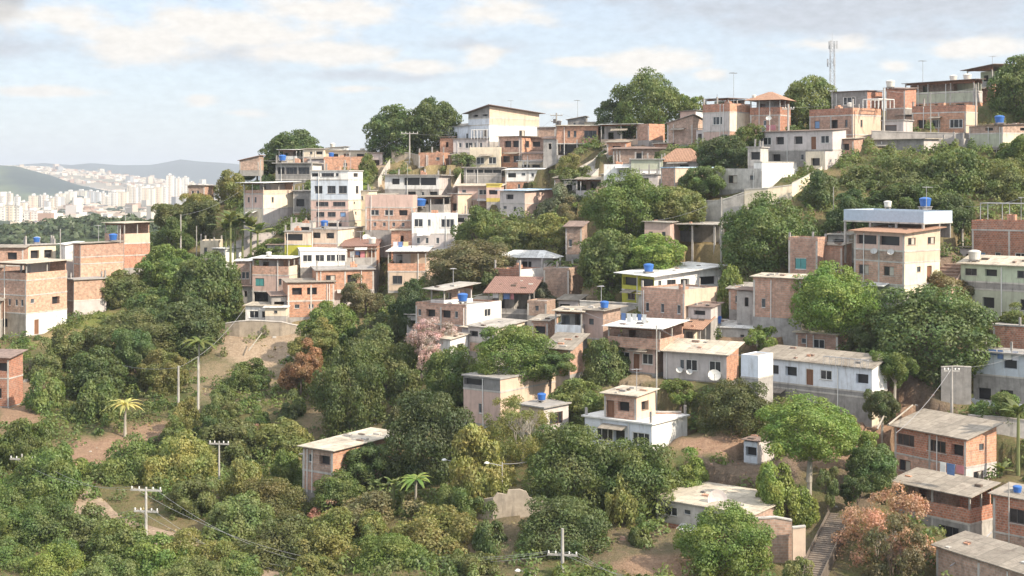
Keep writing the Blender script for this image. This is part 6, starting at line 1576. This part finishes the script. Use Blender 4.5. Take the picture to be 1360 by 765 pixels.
V, Q = leaf_quads(P.reshape(-1,3), d.reshape(-1,3), 7, rs, 1.2)
tag(link('city_trees', npmesh('city_trees', V, Q, [M('leaf:far')], fattrs={'lv': rs.rand(n*18)})), 'dark clumps of trees between the city blocks', 'trees', kind='stuff')

# ------------------------------------------------------------------ light, sky, air, camera
SUN_AZ, SUN_EL = 58.0, 36.0       # azimuth turned from the camera's back toward the right
sd = Vector((math.sin(R(SUN_AZ))*math.cos(R(SUN_EL)), -math.cos(R(SUN_AZ))*math.cos(R(SUN_EL)), math.sin(R(SUN_EL))))
ld = bpy.data.lights.new('sun', 'SUN'); ld.energy = 3.7; ld.angle = R(.53); ld.color = (1.0, .87, .70)
lo = bpy.data.objects.new('sun', ld); COL.objects.link(lo); lo.rotation_euler = sd.to_track_quat('Z', 'Y').to_euler()
w = bpy.data.worlds.new('World'); SC.world = w; w.use_nodes = True; nt = w.node_tree; nt.nodes.clear()
sky = N(nt, 'ShaderNodeTexSky'); sky.sky_type = 'NISHITA'; sky.sun_disc = False; sky.sun_elevation = R(SUN_EL)
sky.sun_rotation = math.atan2(sd.x, sd.y); sky.air_density = 1.0; sky.dust_density = .6; sky.ozone_density = 1.5; sky.altitude = 800
tc = N(nt, 'ShaderNodeTexCoord'); sep = N(nt, 'ShaderNodeSeparateXYZ'); L(nt, tc.outputs['Generated'], sep.inputs[0])
az = mathn(nt, 'MULTIPLY', mathn(nt, 'ARCTAN2', sep.outputs[0], sep.outputs[1]), 57.2958)
el = mathn(nt, 'MULTIPLY', mathn(nt, 'ARCSINE', sep.outputs[2]), 57.2958)
cmb = N(nt, 'ShaderNodeCombineXYZ'); L(nt, az, cmb.inputs[0]); L(nt, mathn(nt, 'MULTIPLY', el, 2.2), cmb.inputs[1])
nz = N(nt, 'ShaderNodeTexNoise'); nz.inputs['Scale'].default_value = .42; nz.inputs['Detail'].default_value = 7; nz.inputs['Roughness'].default_value = .55; L(nt, cmb.outputs[0], nz.inputs['Vector'])
nfac = nz.outputs['Fac']
def clouds(lst, soft):
    acc = None
    for (px, py, rx, ry, s) in lst:
        a0 = math.degrees(math.atan((px-CX)/F)); e0 = math.degrees(math.atan((HY-py)/F*math.cos(R(a0)))); ra = rx/F*57.3; re = ry/F*57.3
        dx = mathn(nt, 'DIVIDE', mathn(nt, 'SUBTRACT', az, a0), ra); dy = mathn(nt, 'DIVIDE', mathn(nt, 'SUBTRACT', el, e0), re)
        # flatter underside
        r2 = mathn(nt, 'SQRT', mathn(nt, 'ADD', mathn(nt, 'MULTIPLY', dx, dx), mathn(nt, 'MULTIPLY', dy, dy)))
        v = mathn(nt, 'MULTIPLY', mathn(nt, 'SUBTRACT', 1.25, r2), s)
        acc = v if acc is None else mathn(nt, 'SMOOTH_MAX', acc, v, .15)
    v = mathn(nt, 'ADD', acc, mathn(nt, 'MULTIPLY', mathn(nt, 'SUBTRACT', nfac, .5), 2.0))
    return maprange(nt, v, .0, soft, 0, 1, True)
bright = clouds([(300,38,150,26,1),(430,72,110,18,1),(560,88,60,10,.9),(200,50,110,36,.8),(430,18,110,22,.8),(60,122,70,9,.9),(265,134,24,11,.9),(660,20,70,22,.8),(640,75,34,16,.9),(860,85,70,20,1),(780,82,60,8,.8),(1190,88,22,10,.8),(1300,62,60,16,1),(940,100,26,8,.8),(470,118,40,6,.7),(560,150,40,7,.6),(740,140,30,8,.6),(90,25,90,22,.8),(320,150,30,6,.6),(1090,60,80,10,.6)], .7)
grey = clouds([(1150,8,330,42,1.1),(820,-12,160,26,.9),(330,70,230,26,.7),(480,100,120,10,.8),(0,-6,34,22,1.6),(60,60,110,30,.6),(1250,45,160,14,.8),(260,-30,260,22,.5),(620,60,100,14,.6)], 1.0)
lp = maprange(nt, noise(nt, cmb.outputs[0], 1.6, 5, .6), .3, .7, .9, 1.08)
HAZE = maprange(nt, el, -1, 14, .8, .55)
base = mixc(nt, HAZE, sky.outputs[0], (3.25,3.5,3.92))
g1 = mixc(nt, mathn(nt, 'MULTIPLY', grey, .85), base, (2.9,3.05,3.35))
b1 = mixc(nt, mathn(nt, 'MULTIPLY', bright, .95), g1, (5.0,4.7,4.3))
dark = clouds([(-10,-4,48,30,1.5)], 1.2)
b1 = mixc(nt, mathn(nt, 'MULTIPLY', dark, .6), b1, (2.6,2.5,2.4))
fin = mixc(nt, 1.0, b1, lp, 'MULTIPLY')
fin = mixc(nt, maprange(nt, el, 9, 32, 0, 1), fin, (7.0,7.2,7.6))   # unseen sky overhead made brighter to add fill light
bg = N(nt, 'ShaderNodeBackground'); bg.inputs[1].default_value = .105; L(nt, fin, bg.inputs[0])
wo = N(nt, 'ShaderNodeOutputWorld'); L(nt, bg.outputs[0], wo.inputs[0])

# air
hx = 25000; zlo = float(GZ.min())-5
v = [(-hx,-80,zlo),(hx,-80,zlo),(hx,16500,zlo),(-hx,16500,zlo),(-hx,-80,190),(hx,-80,190),(hx,16500,190),(-hx,16500,190)]
me = bpy.data.meshes.new('haze'); me.from_pydata(v, [], [(3,2,1,0),(4,5,6,7),(0,1,5,4),(1,2,6,5),(2,3,7,6),(3,0,4,7)])
hm, nt = newmat('haze_air'); pv = N(nt, 'ShaderNodeVolumePrincipled'); pv.inputs['Density'].default_value = 1.5e-4; pv.inputs['Color'].default_value = (.84,.91,1.0,1); pv.inputs['Anisotropy'].default_value = .2
o_ = N(nt, 'ShaderNodeOutputMaterial'); L(nt, pv.outputs[0], o_.inputs['Volume']); hm.cycles.homogeneous_volume = True if hasattr(hm, 'cycles') and hasattr(hm.cycles, 'homogeneous_volume') else None
me.materials.append(hm)
tag(link('haze', me), 'thin blue haze filling the air', 'haze', kind='stuff')

cd = bpy.data.cameras.new('camera'); cam = bpy.data.objects.new('camera', cd); COL.objects.link(cam); SC.camera = cam
cd.lens = 50; cd.sensor_width = 36; cd.sensor_fit = 'HORIZONTAL'; cd.shift_y = -(382.5-HY)/1360
cam.location = (0,0,0); cam.rotation_euler = (math.pi/2, 0, 0); cd.clip_start = .5; cd.clip_end = 40000
SC.view_settings.view_transform = 'Standard'; SC.view_settings.look = 'None'; SC.view_settings.gamma = 1; SC.view_settings.exposure = 1.0
SC.cycles.max_bounces = 6; SC.cycles.diffuse_bounces = 4; SC.cycles.transmission_bounces = 3; SC.cycles.volume_bounces = 0; SC.cycles.transparent_max_bounces = 4
SC.cycles.use_denoising = True
